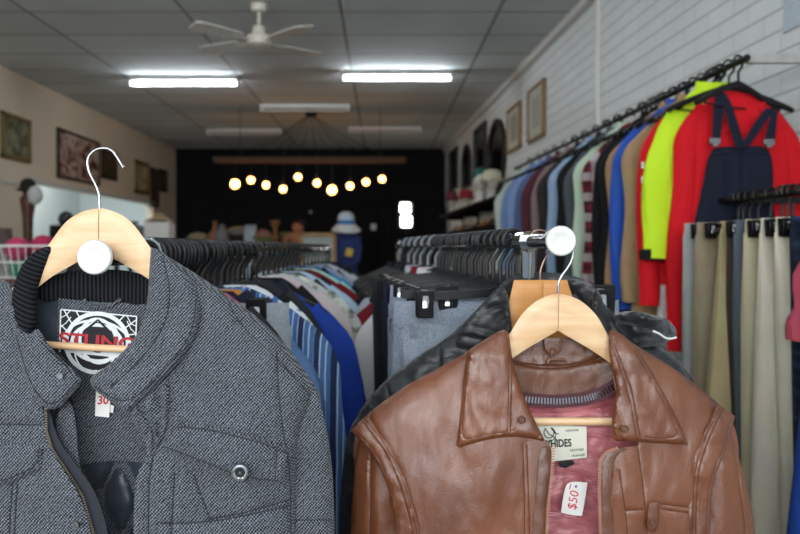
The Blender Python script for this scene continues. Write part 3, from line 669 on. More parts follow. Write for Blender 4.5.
# ================================================================ RACKS
def floor_rack(label, p0, p1, posts, disc_r):
    p0, p1 = Vector(p0), Vector(p1); d = (p1 - p0); d.z = 0; d.normalize(); side = Vector((d.y, -d.x, 0))
    r = thing('clothes_rack', label, 'clothes rack', (p0.x, p0.y, 0))
    b = MB(); b.tube([p0, p1], .0125, 14); b.build('rail', M['chrome'], r, world=True)
    b = MB(); b.lathe([(disc_r * .5, .004), (disc_r * .93, .0035), (disc_r, .001), (disc_r, -.002), (disc_r * .93, -.0042), (disc_r * .55, -.005), (disc_r * .5, -.0044), (disc_r * .2, -.0044)], p0 - d * .002, 'Y', 32); b.build('rail_end_disc', M['enamel'], r, world=True)
    for t in posts:
        q = p0 + (p1 - p0) * t
        b = MB(); b.tube([Vector((q.x, q.y, .03)), Vector((q.x, q.y, q.z - .012))], .0135, 14); b.lathe([(.017, -.05), (.0175, -.02), (.0175, .0)], (q.x, q.y, q.z - .012), 'Z', 16); b.build('post', M['chrome'], r, world=True)
        b = MB(); b.tube([q - d * .022, q + d * .022], .0185, 14); b.build('rail_joint', M['chrome'], r, world=True)
        b = MB(); b.tube([Vector((q.x, q.y, .03)) - side * .28, Vector((q.x, q.y, .03)) + side * .28], .014, 10)
        for s in (-1, 1): b.lathe([(.02, 0), (.02, .02), (.012, .03)], Vector((q.x, q.y, 0)) + side * .27 * s, 'Z', 12)
        b.build('foot', M['chrome'], r, world=True)
    return r
LA, LB = Vector((-.355, .893, 1.4375)), Vector((-.318, 4.35, 1.4375))
RA, RB = Vector((.264, 1.066, 1.459)), Vector((.264 - .0915 * 2.1, 3.17, 1.459))
floor_rack('chrome clothes rack on the left with a white disc at its near end', LA, LB, (.28, .97), .0218)
floor_rack('chrome clothes rack in the middle with a white disc at its near end', RA, RB, (.083, .97), .0224)
def Lp(Y): t = (Y - LA.y) / (LB.y - LA.y); return LA.lerp(LB, t)
def Rp(Y): t = (Y - RA.y) / (RB.y - RA.y); return RA.lerp(RB, t)
LROT, RROT = -math.atan2(LB.x - LA.x, LB.y - LA.y), -math.atan2(RB.x - RA.x, RB.y - RA.y)
def Xw(Y): return 1.73 - .0436 * Y                      # inner face of the right wall
UZ, LZ = H + .668, H + .165
def Up(Y): return Vector((Xw(Y) - .33, Y, UZ))
def Dp(Y): return Vector((Xw(Y) - .40, Y, LZ))
WROT = math.atan(.0436)

# ---------------------------------------------------------------- hangers
def hook_pts(r=.018, drop=.07, n=14):
    pts = [(-.9 * r, 0, -.25 * r)]
    for k in range(n + 1):
        t = math.pi * (1.0 - k / n); pts.append((r * math.cos(t), 0, r * math.sin(t) + .003))
    pts += [(r * .92, 0, -.012), (r * .4, 0, -.026), (0, 0, -.04), (0, 0, -drop)]
    return pts
def make_shirt_hanger(label, cat='hanger', mat='black_pl', w=.205):
    t = thing('shirt_hanger', label, cat)
    b = MB(); b.tube(hook_pts(.0205, .072), .0044, 8); b.build('hook', M[mat], t)
    b = MB(); n = 14; rings = []
    for k in range(-n, n + 1):
        u = k / n; x = u * w; z = -.078 - .085 * abs(u) ** 1.25; hh = .011 if abs(u) < .93 else .008; ww = .0048 + .006 * abs(u)
        rings.append([(x, ww * c, z + hh * s) for c, s in ((1, .5), (.5, 1), (-.5, 1), (-1, .5), (-1, -.5), (-.5, -1), (.5, -1), (1, -.5))])
    b.loft(rings); b.build('shoulder_arms', M[mat], t)
    b = MB(); b.tube([(-w * .86, 0, -.155), (-w * .5, 0, -.166), (w * .5, 0, -.166), (w * .86, 0, -.155)], .0035, 6); b.build('lower_bar', M[mat], t)
    return t
def make_clip_hanger(label, half=.17, cl=(-.17, .17), mat='black_pl', big=False):
    t = thing('clip_hanger', label, 'hanger')
    b = MB(); b.tube(hook_pts(.019, .078), .0046, 8); b.build('hook', M[mat], t)
    b = MB(); rings = []
    pts = [(-half, -.098), (-half * .75, -.097), (-.05, -.093), (-.018, -.087), (0, -.076), (.018, -.087), (.05, -.093), (half * .75, -.097), (half, -.098)]
    for x, z in pts: rings.append([(x, .0038 * c, z + .0075 * s) for c, s in ((1, 1), (-1, 1), (-1, -1), (1, -1))])
    b.loft(rings); b.build('cross_bar', M[mat], t)
    for x in cl:
        b = MB(); s = 1.25 if big else 1
        b.box((x, -.010, -.112), (.030 * s, .007, .050 * s), rx=.12, bev=.002); b.box((x, .010, -.112), (.030 * s, .007, .050 * s), rx=-.12, bev=.002)
        c = b.build('clip', M[mat], t)
        b = MB(); b.tube([(x, -.017, -.118), (x, -.0155, -.098), (x, -.006, -.087), (x, .006, -.087), (x, .0155, -.098), (x, .017, -.118)], .0055 * s, 6, flat=.25); b.build('spring', M['steel'], c)
    return t

# ---------------------------------------------------------------- garments (x along the hanger, y along the rail, origin where the hook sits)
def ring_pts(hw, ht, z, n=28, pw=.75, yo=0, fold=0, ph=0, k=5, xo=0):
    out = []
    for i in range(n):
        a = 2 * math.pi * i / n; c, s = math.cos(a), math.sin(a)
        x = hw * math.copysign(abs(c) ** pw, c); y = ht * math.copysign(abs(s) ** pw, s)
        y += fold * (math.sin(k * x / max(hw, .01) * 2.2 + ph) * .7 + .5 * math.sin(k * 1.9 * x / max(hw, .01) + ph * 2.3))
        x += fold * .5 * math.sin(3 * a + ph)
        out.append((x + xo, y + yo, z))
    return out
def top_body(mb, W=.44, L=.68, ht=.024, seed=0, neck=.07, sh=.095, flare=.02, fold=.008):
    r = random.Random(seed); ph = r.uniform(0, 6); hw = W / 2; rings = []
    for i, u in enumerate((0, .2, .4, .6, .8, .93, 1.0)):
        x = neck + (hw - neck) * u; z = -.071 - sh * u ** 1.35; rings.append(ring_pts(x, .012 + (ht - .012) * u, z, yo=0))
    for i in range(1, 12):
        v = i / 11; rings.append(ring_pts(hw + flare * v + .006 * math.sin(5 * v + ph), ht + .010 * v, -.071 - sh - (L - sh) * v, fold=fold * min(1, .25 + v * 1.2), ph=ph + .6 * v, k=4 + seed % 3))
    mb.loft(rings, True)
def sleeve(mb, side, W=.44, L=.58, r0=.062, seed=0, sh=.095, out=.03, r1=.042, ht=.030, yo=0, fold=.006):
    r = random.Random(seed * 7 + side); ph = r.uniform(0, 6); hw = W / 2; zs = -.071 - sh; sl = sh / max(.05, hw - .07)
    ctl = [(hw - .085, zs + .085 * sl - r0 * .92), (hw - .03, zs + .03 * sl - r0 * .98), (hw + .002, zs - r0 * 1.1), (hw + .012, zs - .11), (hw + out * .45, zs - .11 - (L - .11) * .35), (hw + out * .8, zs - .11 - (L - .11) * .7), (hw + out, zs - L)]
    path = resample([(*p, 0) for p in chaikin([(*p, 0) for p in ctl], 2, False)], .035, False); rings = []; n = len(path)
    for i, (x, z) in enumerate(path):
        u = i / (n - 1); (xa, za), (xb, zb) = path[max(0, i - 1)], path[min(n - 1, i + 1)]; dx, dz = xb - xa, zb - za; Ld = math.hypot(dx, dz); nx, nz = -dz / Ld, dx / Ld
        rx = (r0 * (1 - u) + r1 * u); ry = ht * (.8 if i == 0 else 1) * (1 - .15 * u); ring = []
        wob = .007 * math.sin(11 * u + ph) * u
        for k in range(14):
            a = 2 * math.pi * k / 14; q = rx * math.cos(a) * (1 + .07 * math.sin(9 * u + ph + k)) + wob
            ring.append((side * (x + nx * q), yo + ry * math.sin(a) + fold * math.sin(9 * u + ph + k * .7) * min(1, u * 3) - .012 * u, z + nz * q))
        rings.append(ring)
    mb.loft(rings, True)
def collar_ring(mb, neck=.07, h=.035, z=-.075, t=.004, lean=.01):
    rings = []
    for dz, k in ((0, 1), (h, .86), (h, .78), (0, .9)):
        rings.append([(neck * k * math.cos(a), (.032 + lean * dz / h) * k * math.sin(a) + .004, z + dz - .012 * max(0, -math.sin(a)) * (1 if dz else 1)) for a in (2 * math.pi * i / 20 for i in range(20))])
    rings.append(rings[0]); mb.loft(rings, False)
def make_top(kind, label, mat, group=None, W=.44, L=.68, seed=0, SL=.56, collar=True, hood=False, ht=.024, cuff=None, cat=None, out=.03, r0=.062, sh=.095, r1=.042):
    t = thing(kind, label, cat or kind.replace('_', ' '), group=group)
    m = mat
    b = MB(); top_body(b, W, L, ht, seed, sh=sh, flare=max(.02, out * .6)); b.build('body', m, t)
    if SL:
        for s in (-1, 1):
            b = MB(); sleeve(b, s, W, SL, seed=seed, out=out, r0=r0, sh=sh, r1=r1); so = b.build('sleeve', m, t)
            if cuff:
                hw = W / 2; b = MB(); x = hw + out; z = -.071 - sh - SL
                b.loft([ring_pts(r1 * 1.08, .030, z + .035, 14, 1, xo=s * x, yo=-.008), ring_pts(r1 * 1.1, .031, z + .02, 14, 1, xo=s * x, yo=-.008), ring_pts(r1 * 1.08, .030, z - .005, 14, 1, xo=s * x, yo=-.008)]); b.build('cuff', cuff, so)
    if collar:
        b = MB(); collar_ring(b); b.build('collar', m, t)
    if hood:
        b = MB(); rings = []
        for i in range(9):
            u = i / 8; a = math.pi * u; rings.append([((.115 - .02 * math.sin(a)) * math.cos(k * 2 * math.pi / 16), -.005 - .02 * math.sin(a) + .045 * math.sin(k * 2 * math.pi / 16) + .01 * math.sin(3 * k + i), -.11 - .16 * u + .012 * math.sin(k * 1.3 + i)) for k in range(16)])
        b.loft(rings); b.build('hood', m, t)
    return t
def make_trousers(kind, label, mat, group=None, W=.38, L=1.0, seed=0, z0=-.098, ht=.028, band=None, xo=0, lean=0, gather=False, flare=0):
    r = random.Random(seed + 40); ph = r.uniform(0, 6)
    t = thing(kind, label, kind.replace('_', ' '), group=group); hw = W / 2
    b = MB(); rings = [ring_pts(hw, .011, z0 + .008, xo=xo), ring_pts(hw, .013, z0 - .005, xo=xo), ring_pts(hw * 1.01, .015, z0 - .035, xo=xo, fold=.0015, ph=ph), ring_pts(hw * .99, .013, z0 - .042, xo=xo)]
    b.loft(rings); b.build('waistband', band or mat, t)
    for s in (-1, 1):
        b = MB(); rings = []; n_ = 16
        for i in range(n_ + 1):
            u = i / n_; top = max(0, 1 - u * 4.5); g = .011 * max(0, 1 - u * (1.4 if gather else 99)) if gather else 0
            ring = ring_pts(hw * (.52 - .10 * u + .01 * top + flare * u), .013 * top + ht * (1 - .1 * u) * (1 - top), z0 - .034 - (L - .034) * u, n=30 if gather else 18, pw=.8, xo=xo + s * hw * (.495 - .02 * u) + lean * u, yo=s * .006 * u, fold=.007 * min(1, .2 + u * 4), ph=ph + .25 * s + u, k=3)
            if g: ring = [(x, y + g * math.sin(x * 210 + 2 * math.sin(9 * u)) * (1 if y < 0 else -1), z) for x, y, z in ring]
            rings.append(ring)
        b.loft(rings); b.build('leg', mat, t)
    return t
FB = {}
def fab(key, *a, **k):
    if key not in FB: FB[key] = fabric(key, *a, **k)
    return FB[key]
def put(t, p, rz): t.location = p; t.rotation_euler = (0, 0, rz); return t
C = dict(black=fab('black_cotton', '#121315'), char=fab('charcoal_cotton', '#25272b'), navy=fab('navy_cotton', '#161b2c'), royal=fab('royal_blue_fleece', '#1c3a94', bs=.6), pink=fab('pale_pink_knit', '#b9a9ab', 'heather', '#cfc4c4'),
         greyw=fab('grey_white_cotton', '#a9b0b8'), plaidg=fab('grey_green_plaid', '#a7aca2', 'plaid', '#4a5149', '#d9dcd6', 1.2), lblue=fab('light_blue_cotton', '#a7c0d6'), mint=fab('mint_cotton', '#9fcdc0'), dred=fab('dark_red_cotton', '#6b1420'),
         white=fab('white_cotton', '#cfd0cf'), lilac=fab('grey_lilac_cotton', '#8f8fa2'), blue=fab('mid_blue_cotton', '#3f7fb0'), stripe=fab('blue_striped_cotton', '#40608f', 'stripe', '#9fb4cf', '#1e2b48', 1.7), floral=fab('floral_cotton', '#cfd3d6', 'floral', '#8b97a8', '#3d5f9a'),
         coral=fab('coral_print_cotton', '#c0455a', 'floral', '#d9a7a7', '#7b2a55', .7), denim=fab('denim_blue_cotton', '#4a6a98', 'heather', '#6e8bb2'), grey=fab('mid_grey_cotton', '#7f858b', 'heather', '#a3a7ab'), tan=fab('tan_cotton', '#a98b63'), plaidr=fab('red_plaid', '#7a2431', 'plaid', '#14151c', '#c9c0c2', .8), gold=fab('ochre_cotton', '#b57a2a'))
# left rack, near to far: (depth, kind, cloth, label, width, length, sleeve)
LEFT = [
 (1.21, 'top', 'black', None, .33, .66, .5), (1.255, 'top', 'char', None, .33, .66, .5), (1.30, 'top', 'coral', 'coral printed sleeveless top near the front of the left rack', .30, .62, 0), (1.36, 'top', 'navy', None, .27, .66, .5),
 (1.41, 'top', 'gold', 'ochre top among the black hangers of the left rack', .26, .62, 0), (1.58, 'shirt', 'floral', 'white and blue floral shirt beside the blue striped shirt', .38, .68, .56),
 (1.50, 'shirt', 'stripe', 'blue and white striped shirt hanging behind the grey tweed jacket', .41, .74, .58), (1.63, 'top', 'black', None, .25, .66, .5),
 (1.75, 'top', 'char', None, .25, .66, .5), (1.80, 'top', 'navy', None, .25, .66, .5), (1.88, 'jumper', 'royal', 'royal blue fleece jumper on the left rack', .45, .74, .62), (1.97, 'top', 'black', None, .36, .66, .5),
 (2.08, 'jumper', 'pink', 'pale pink knitted jumper next to the grey plaid shirt', .41, .66, .58), (2.16, 'top', 'greyw', 'grey and white top behind the pale pink jumper', .39, .64, .5), (2.27, 'shirt', 'plaidg', 'grey green plaid shirt behind the pale pink jumper', .45, .74, .6), (2.36, 'top', 'black', None, .40, .66, .5), (2.46, 'shirt', 'lblue', 'light blue shirt just behind the plaid shirt', .43, .70, .56),
 (2.56, 'top', 'black', None, .42, .66, .5), (2.68, 'shirt', 'dred', 'dark red shirt between black and mint tops on the left rack', .45, .70, .56), (2.80, 'shirt', 'mint', 'mint green shirt toward the far end of the left rack', .46, .7, .56), (2.93, 'top', 'navy', None, .46, .66, .5), (3.06, 'top', 'blue', 'mid blue top behind the mint green shirt', .42, .66, .5),
 (3.20, 'shirt', 'lilac', 'greyish lilac shirt at the far end of the left rack', .46, .7, .56), (3.36, 'top', 'black', None, .46, .66, .5), (3.52, 'top', 'greyw', 'pale grey top close to the far post of the left rack', .46, .66, .5), (3.70, 'top', 'char', None, .46, .66, .5), (3.90, 'top', 'navy', None, .46, .66, .5), (4.10, 'top', 'black', None, .46, .66, .5)]
HL = 'black plastic shirt hanger holding a top on the left rack'; HR = 'black plastic shirt hanger holding a garment on the middle rack'
DARKL = {'black': 'plain black top squeezed between hangers on the left rack', 'char': 'charcoal top squeezed between hangers on the left rack', 'navy': 'navy blue top squeezed between hangers on the left rack'}
hpro = {}
def hang(p, rz, label, group, mat='black_pl', W=.44):
    w = min((.115, .14, .165, .19, .205), key=lambda q: abs(q - (W / 2 - .018)))
    if w not in hpro: hpro[w] = make_shirt_hanger(label, w=w); o = hpro[w]
    else: o = dup(hpro[w], (0, 0, 0), 0)
    o['label'] = label; o['group'] = group; return put(o, p, rz)
protos = {}
for i, (Y, kind, c, lab, W, L, SL) in enumerate(LEFT):
    rz = LROT + rnd.uniform(-.07, .10); p = Lp(Y)
    hang(p, rz, HL, 'hangers on the left rack', W=W)
    if lab is None:
        key = (c, round(W, 2))
        if c not in protos: protos[c] = make_top('top', DARKL[c], C[c], c + ' tops on the left rack', W, L, i, SL, collar=False, sh=.085); o = protos[c]
        else: o = dup(protos[c], (0, 0, 0), 0)
        if len([1 for q in LEFT if q[2] == c and q[3] is None]) == 1: pass
    else: o = make_top(kind, lab, C[c], 'garments on the left rack', W, L, i, SL, collar=False, sh=.095, out=.075 if W > .38 else .03)
    put(o, p - Vector((0, 0, .015 if c == 'royal' else 0)), rz)
# extra empty hangers crowding the near part of the left rail
eh0 = make_shirt_hanger('x', w=.125)
for k, Y in enumerate((1.105, 1.13, 1.155, 1.18, 1.232, 1.278, 1.322, 1.368, 1.415, 1.465, 1.518, 1.572, 1.628, 1.683, 1.74, 1.805)):
    o = eh0 if k == 0 else dup(eh0, (0, 0, 0), 0); put(o, Lp(Y), LROT + rnd.uniform(-.12, .2)); o['label'] = 'narrow empty black hanger crowded among others on the left rack'; o['group'] = 'empty hangers on the left rack'
o = make_clip_hanger('black clip hanger with a steel clip holding the grey denim trousers', .165, (-.13, .122), big=True); put(o, Lp(1.325) + Vector((0, 0, 0)), LROT - .02)
gden = fab('grey_denim', '#7d8288', 'heather', '#9aa0a6'); o = make_trousers('trousers', 'grey denim trousers clipped to a hanger behind the grey tweed jacket', gden, 'trousers on floor racks', .36, .95, 3, band=gden); put(o, Lp(1.325), LROT - .02)
o = make_top('shirt', 'bright blue denim shirt hanging beside the grey denim trousers', C['denim'], 'garments on the left rack', .33, .72, 77, .58, collar=False, sh=.12); put(o, Lp(1.445), LROT); hang(Lp(1.445), LROT, HL, 'hangers on the left rack', W=.30)
o = make_shirt_hanger('bright steel hooked hanger nearest the grey tweed jacket on the left rail', mat='steel', w=.125); put(o, Lp(1.075), LROT + .5)
# ---------------- middle rack
sweat = fab('grey_marl_jersey', '#6c7480', 'heather', '#9aa2ad', bs=.7)
bluegrey = fab('blue_grey_cotton', '#7d889b', 'heather', '#96a1b3')
CLIPS = [(1.36, .20, (-.115, .185), 'sweat', 'shorts', 'grey marl sweat shorts on the nearest clip hanger of the middle rack', .43, .46), (1.47, .19, (-.165, .165), 'sweat2', 'shorts', 'mid grey jersey shorts just behind the nearest sweat shorts', .42, .46), (1.58, .19, (-.18, .18), 'bluegrey', 'trousers', 'blue grey trousers clipped behind the sweat shorts on the middle rack', .40, .95), (1.70, .185, (-.18, .18), 'navy', 'trousers', 'navy blue trousers clipped on the middle rack', .41, .98), (1.82, .185, (-.18, .18), 'black', 'trousers', 'black trousers clipped on the middle rack', .42, .98), (1.96, .18, (-.17, .17), 'char', 'trousers', 'charcoal trousers clipped on the middle rack', .41, .98)]
CC = dict(sweat=sweat, sweat2=fab('mid_grey_marl_jersey', '#626b78', 'heather', '#8e97a3', bs=.7), bluegrey=bluegrey, navy=C['navy'], black=C['black'], char=C['char'])
for i, (Y, half, cl, c, kind, lab, W, L) in enumerate(CLIPS):
    rz = RROT + rnd.uniform(-.05, .05); p = Rp(Y)
    o = make_clip_hanger('black clip hanger with steel springs holding the ' + lab.split(' on the')[0].split(' clipped')[0].split(' just')[0], half, cl, big=(i == 0)); put(o, p, rz)
    o = make_trousers(kind, lab, CC[c], 'trousers on floor racks', W, L, i + 10, ht=.035, z0=-.118 if kind == 'shorts' else -.1, gather=kind == 'shorts', flare=.12 if kind == 'shorts' else 0); put(o, p, rz)
RIGHT = [(2.14, 'shirt', 'white', 'white shirt hanging behind the clipped trousers on the middle rack', .38, .7, .56), (2.28, 'top', 'dred', 'maroon red top behind the white shirt on the middle rack', .40, .68, .52), (2.42, 'shirt', 'greyw', 'pale grey shirt near the far end of the middle rack', .42, .68, .54), (2.58, 'top', 'black', None, .46, .66, .5), (2.74, 'top', 'char', None, .46, .66, .5), (2.9, 'top', 'black', None, .46, .66, .5), (3.04, 'jacket', 'navy', 'navy blue jacket at the far end of the middle rack', .48, .7, .55)]
pr2 = {}
for i, (Y, kind, c, lab, W, L, SL) in enumerate(RIGHT):
    rz = RROT + rnd.uniform(-.08, .08); p = Rp(Y); hang(p, rz, HR, 'hangers holding garments on the middle rack')
    if lab is None and c in pr2: o = dup(pr2[c], (0, 0, 0), 0)
    else:
        o = make_top(kind, lab or {'black': 'plain black top at the back of the middle rack', 'char': 'charcoal top at the back of the middle rack'}[c], C[c], 'garments on the middle rack', W, L, i + 30, SL, sh=.11, out=.06)
        if lab is None: pr2[c] = o
    put(o, p - Vector((0, 0, .03)), rz)
ch0 = make_clip_hanger('empty black clip hanger packed on the middle rack', .175, (-.165, .165)); ch0['group'] = 'empty clip hangers on the middle rack'
YS = (1.32, 1.415, 1.525, 1.55, 1.63, 1.67, 1.745, 1.775, 1.86, 1.90, 2.0, 2.05, 2.10)
for i, Y in enumerate(YS):
    o = ch0 if i == 0 else dup(ch0, (0, 0, 0), 0)
    put(o, Rp(Y), RROT + rnd.uniform(-.12, .08))
wh0 = make_shirt_hanger('smoky grey plastic hanger toward the far end of the middle rack', mat='grey_pl', w=.11); wh0['group'] = 'grey hangers on the middle rack'
for i, Y in enumerate((2.18, 2.33, 2.5, 2.66, 2.82)):
    o = wh0 if i == 0 else dup(wh0, (0, 0, 0), 0); put(o, Rp(Y), RROT + rnd.uniform(-.1, .1))

# ================================================================ WALL RAILS ON THE RIGHT
r = thing('wall_rail', 'long black garment rail high on the white brick wall', 'garment rail', Up(2.6))
b = MB(); b.tube([Up(2.54), Up(6.15)], .0125, 12); b.build('rail', M['black_pl'], r, world=True)
for Y in (2.57, 4.4, 6.1):
    b = MB(); b.box(((Up(Y).x + Xw(Y)) / 2 + .01, Y, UZ + .004), (Xw(Y) - Up(Y).x + .0, .025, .035), bev=.003); b.box((Xw(Y) - .006, Y, UZ - .03), (.010, .04, .14), rz=WROT, bev=.002); b.build('bracket', plain('greyed_white_bracket_%d' % int(Y * 10), '#a9aaa7', .5), r, world=True)
r = thing('wall_rail', 'black lower garment rail carrying trousers along the white brick wall', 'garment rail', Dp(1.7))
b = MB(); b.tube([Dp(1.62), Dp(2.58)], .0125, 12); b.build('rail', M['black_pl'], r, world=True)
for Y in (1.68, 2.55):
    b = MB(); b.box(((Dp(Y).x + Xw(Y)) / 2 + .01, Y, LZ), (Xw(Y) - Dp(Y).x, .022, .022), bev=.003); b.box((Xw(Y) - .006, Y, LZ - .02), (.010, .035, .1), rz=WROT, bev=.002); b.build('bracket', M['black_pl'], r, world=True)
khaki = fab('khaki_twill', '#a59671', bs=.6); taupe = fab('taupe_twill', '#8d8069', bs=.6); sand = fab('sand_twill', '#b3a98d', bs=.6); stone = fab('stone_twill', '#c5bdac', bs=.6); cream = fab('cream_twill', '#cdc6b1', bs=.6)
hi = fab('high_vis_yellow', '#c9ee2a', rough=.7); redf = fab('bright_red_fleece', '#d01220', rough=.8, bs=.5); camel = fab('camel_wool', '#a3845f'); bblue = fab('bright_blue_poly', '#1d4fae', rough=.6)
UPPER = [(5.75, 'shirt', fab('pale_green_white', '#b8c4bb'), 'pale greenish white shirt at the far end of the wall rail', .44, .74, None), (5.5, 'shirt', fab('denim_a', '#6d87b3'), 'soft denim blue shirt beside the pale greenish white shirt on the wall rail', .44, .74, None), (5.27, 'shirt', fab('denim_b', '#7d93bd'), 'lighter denim blue shirt third from the far end of the wall rail', .45, .74, None), (5.05, 'shirt', fab('denim_c', '#4f5f86'), 'dusky blue shirt next to the maroon shirt on the wall rail', .44, .74, None),
 (4.82, 'shirt', fab('maroon_cotton', '#4e2530'), 'maroon shirt on the wall rail beside the dusky blue shirt', .46, .74, None), (4.6, 'cardigan', fab('mushroom_knit', '#80706e'), 'mushroom pink cardigan on the wall rail behind the dark brown shirt', .43, .74, None), (4.4, 'shirt', fab('dark_brown', '#2b2324'), 'dark brown shirt hanging midway along the wall rail', .46, .76, None), (4.2, 'shirt', fab('pale_denim', '#8ea5c2'), 'pale denim shirt between dark shirts on the wall rail', .45, .76, None), (4.02, 'jacket', C['black'], 'black jacket beside the pale denim shirt on the wall rail', .46, .76, None), (3.86, 'shirt', fab('slate_grey', '#4a5054'), 'slate grey shirt between black and pale green on the wall rail', .45, .76, None),
 (3.7, 'shirt', fab('pale_green', '#b9cdb7'), 'pale green shirt next to the red plaid shirt on the wall rail', .46, .8, None), (3.53, 'shirt', C['plaidr'], 'dark red plaid shirt on the wall rail', .47, .8, None), (3.4, 'coat', fab('black_wool', '#0f1012'), 'long black coat beside the red plaid shirt on the wall rail', .47, .95, None), (3.3, 'suit_jacket', fab('black_suiting', '#141517'), 'black suit jacket next to the camel jumper on the wall rail', .46, .8, None), (3.19, 'jumper', camel, 'camel brown jumper beside the black suit jacket on the wall rail', .48, .84, None), (3.12, 'sports_jacket', bblue, 'bright blue sports jacket with dark navy front on the wall rail', .50, .86, None),
 (3.02, 'coat', fab('tan_wool', '#a38a66'), 'tan wool coat between the blue and red jackets on the wall rail', .48, .94, None), (2.86, 'sports_jacket', redf, 'red sports jacket with white lettering down the sleeve on the wall rail', .48, .74, None), (2.795, 'work_shirt', hi, 'fluorescent yellow work shirt with black cuff bands on the wall rail', .38, .58, 'black')]
for i, (Y, kind, m, lab, W, L, cuff) in enumerate(UPPER):
    Y *= .975; rz = WROT + rnd.uniform(-.05, .05); p = Up(Y)
    hang(p, rz, 'black plastic hanger inside one of the crowded garments on the high wall rail', 'hangers on the high wall rail')
    o = make_top(kind, lab, m, 'garments on the high wall rail', W, L, i + 60, .60 + .05 * (W > .46) - .13 * (kind == 'work_shirt'), ht=.03, cuff=C['black'] if cuff else None, sh=.17, out=.03 if cuff else .02, r0=.07 if cuff else .055, r1=.064 if cuff else .042); put(o, p, rz)
    if cuff: o.location.x -= .03
    if 'lettering' in lab:
        so = [c for c in o.children if c.name.startswith('sleeve')][0]; rl = random.Random(4)
        for row, n_ in enumerate((5, 4, 7)):
            t = MB()
            for k in range(n_): t.box((-.300 + k * .017, -.052, -.36 - row * .055), (.010, .004, .022 + .012 * rl.random()), bev=.001)
            t.build('lettering', M['ink_w'], so)
for k, Y in enumerate((2.74, 2.77, 2.80, 2.87, 2.94, 3.02, 3.13, 3.25, 3.35, 3.46, 3.6, 3.78, 3.94, 4.1, 4.3, 4.5)): hang(Up(Y), WROT + rnd.uniform(-.25, .15), 'empty black plastic hanger between garments on the high wall rail', 'empty hangers on the high wall rail')
o = make_top('singlet', 'white sleeveless top hanging lower behind the fluorescent yellow work shirt', C['white'], 'garments on the high wall rail', .40, .93, 88, 0, collar=False, sh=.17); put(o, Up(2.78), WROT); hang(Up(2.78), WROT, 'black plastic hanger inside one of the crowded garments on the high wall rail', 'hangers on the high wall rail')
# red hooded jumper facing the shop
o = make_top('hooded_jumper', 'bright red hooded jumper facing front at the near end of the wall rail', redf, 'garments on the high wall rail', .36, .84, 91, .84, collar=False, hood=True, ht=.05, out=.055, r0=.062, sh=.12); put(o, Up(2.675) + Vector((.035, 0, -.02)), WROT)
o = make_shirt_hanger('wide black hanger holding the red hooded jumper', w=.235); put(o, Up(2.665), WROT - .05)
o = make_shirt_hanger('black hanger turned outward above the navy overalls', w=.20); put(o, Up(2.60), WROT + .35)
# navy overalls
ov = thing('overalls', 'navy bib overalls with silver buckles in front of the red jumper', 'overalls', Up(2.57))
nv = fab('navy_drill', '#181d2e', bs=.5)
d0 = lambda q: 2.60 - .02 * np.cos((q[:, 0] - 738) / 40) + .008 * fnoise(q, 14, 40, 71)
panel([(709, 150), (722, 146), (740, 147), (758, 145), (771, 150), (774, 175), (772, 212), (790, 260), (795, 420), (745, 420), (736, 300), (722, 420), (680, 420), (684, 260), (700, 200)], d0, 5, .035, edge=(5, .012), seams=[[(712, 156), (740, 153), (770, 156)], [(726, 160), (727, 205)], [(742, 150), (741, 290)]], groove=.006).build('bib_and_legs', nv, ov, world=True)
for pts in ([(716, 88, 1), (724, 84, 1), (724, 112), (720, 142, 1), (712, 142, 1), (713, 112)], [(722, 90, 1), (731, 100), (745, 146, 1), (736, 149, 1), (726, 118)], [(772, 108, 1), (778, 112, 1), (775, 142, 1), (764, 142, 1), (768, 124)], [(766, 108, 1), (775, 108, 1), (762, 128), (748, 148, 1), (740, 148, 1), (752, 126)]):
    panel(pts, lambda q: 2.572 + .05 * sstep(-q[:, 1], -115, -88) * 0 + 0 * q[:, 0], 4, .006, edge=(2, .002)).build('strap', nv, ov, world=True)
for px, py in ((715, 141), (769, 142)):
    b = MB(); b.box(P(px, py, 2.568), (.04, .006, .022), bev=.002); b.box(P(px, py + 4, 2.567), (.022, .008, .012), bev=.002); b.build('buckle', M['chrome'], ov, world=True)
# lettering on the red sports jacket's sleeve
# trousers on the lower rail
LOWER = [(2.47, fab('light_grey_twill', '#9b9d9a'), 'light grey trousers at the far end of the lower wall rail', .38), (2.40, taupe, 'taupe trousers next to the light grey pair on the lower wall rail', .39), (2.28, khaki, 'khaki trousers between the taupe and dark brown pairs', .40), (2.22, fab('dark_brown_twill', '#41372f'), 'dark brown trousers beside the khaki pair on the lower wall rail', .38), (2.165, fab('slate_twill', '#525a63'), 'slate blue trousers behind the sand coloured pair', .37), (2.115, sand, 'sand coloured trousers behind the stone pair with the white ticket', .38), (2.05, stone, 'stone coloured trousers with a white price ticket on the leg', .38), (1.97, cream, 'cream trousers beside the stone pair on the lower wall rail', .38), (1.90, fab('navy_check', '#161d2f', 'plaid', '#2c3a58', '#0f1420'), 'dark navy checked trousers beside the cream pair', .38)]
SHAPE = [(.38, -.02, .02), (.38, -.03, .10), (.335, -.06, .05), (.34, .01, 0), (.36, 0, .02), (.36, -.02, .05), (.36, -.05, .12), (.36, .01, .08), (.36, 0, .05)]
for i, (Y, m, lab, W) in enumerate(LOWER):
    W, ln, yaw = SHAPE[i]; rz = WROT + yaw; p = Dp(Y)
    o = make_clip_hanger('black clip hanger holding the ' + lab.split(' trousers')[0] + ' trousers', .17, (-.13, .13)); put(o, p, rz)
    o = make_trousers('trousers', lab, m, 'trousers on the lower wall rail', W, 1.02, i + 20, ht=.045, z0=-.092, lean=ln, flare=.30 if i == 2 else 0); put(o, p, rz)
    if i == 6:
        b = MB(); b.box((-.11, -.075, -.33), (.055, .001, .038), ry=-.6); b.build('price_ticket', M['card'], o)
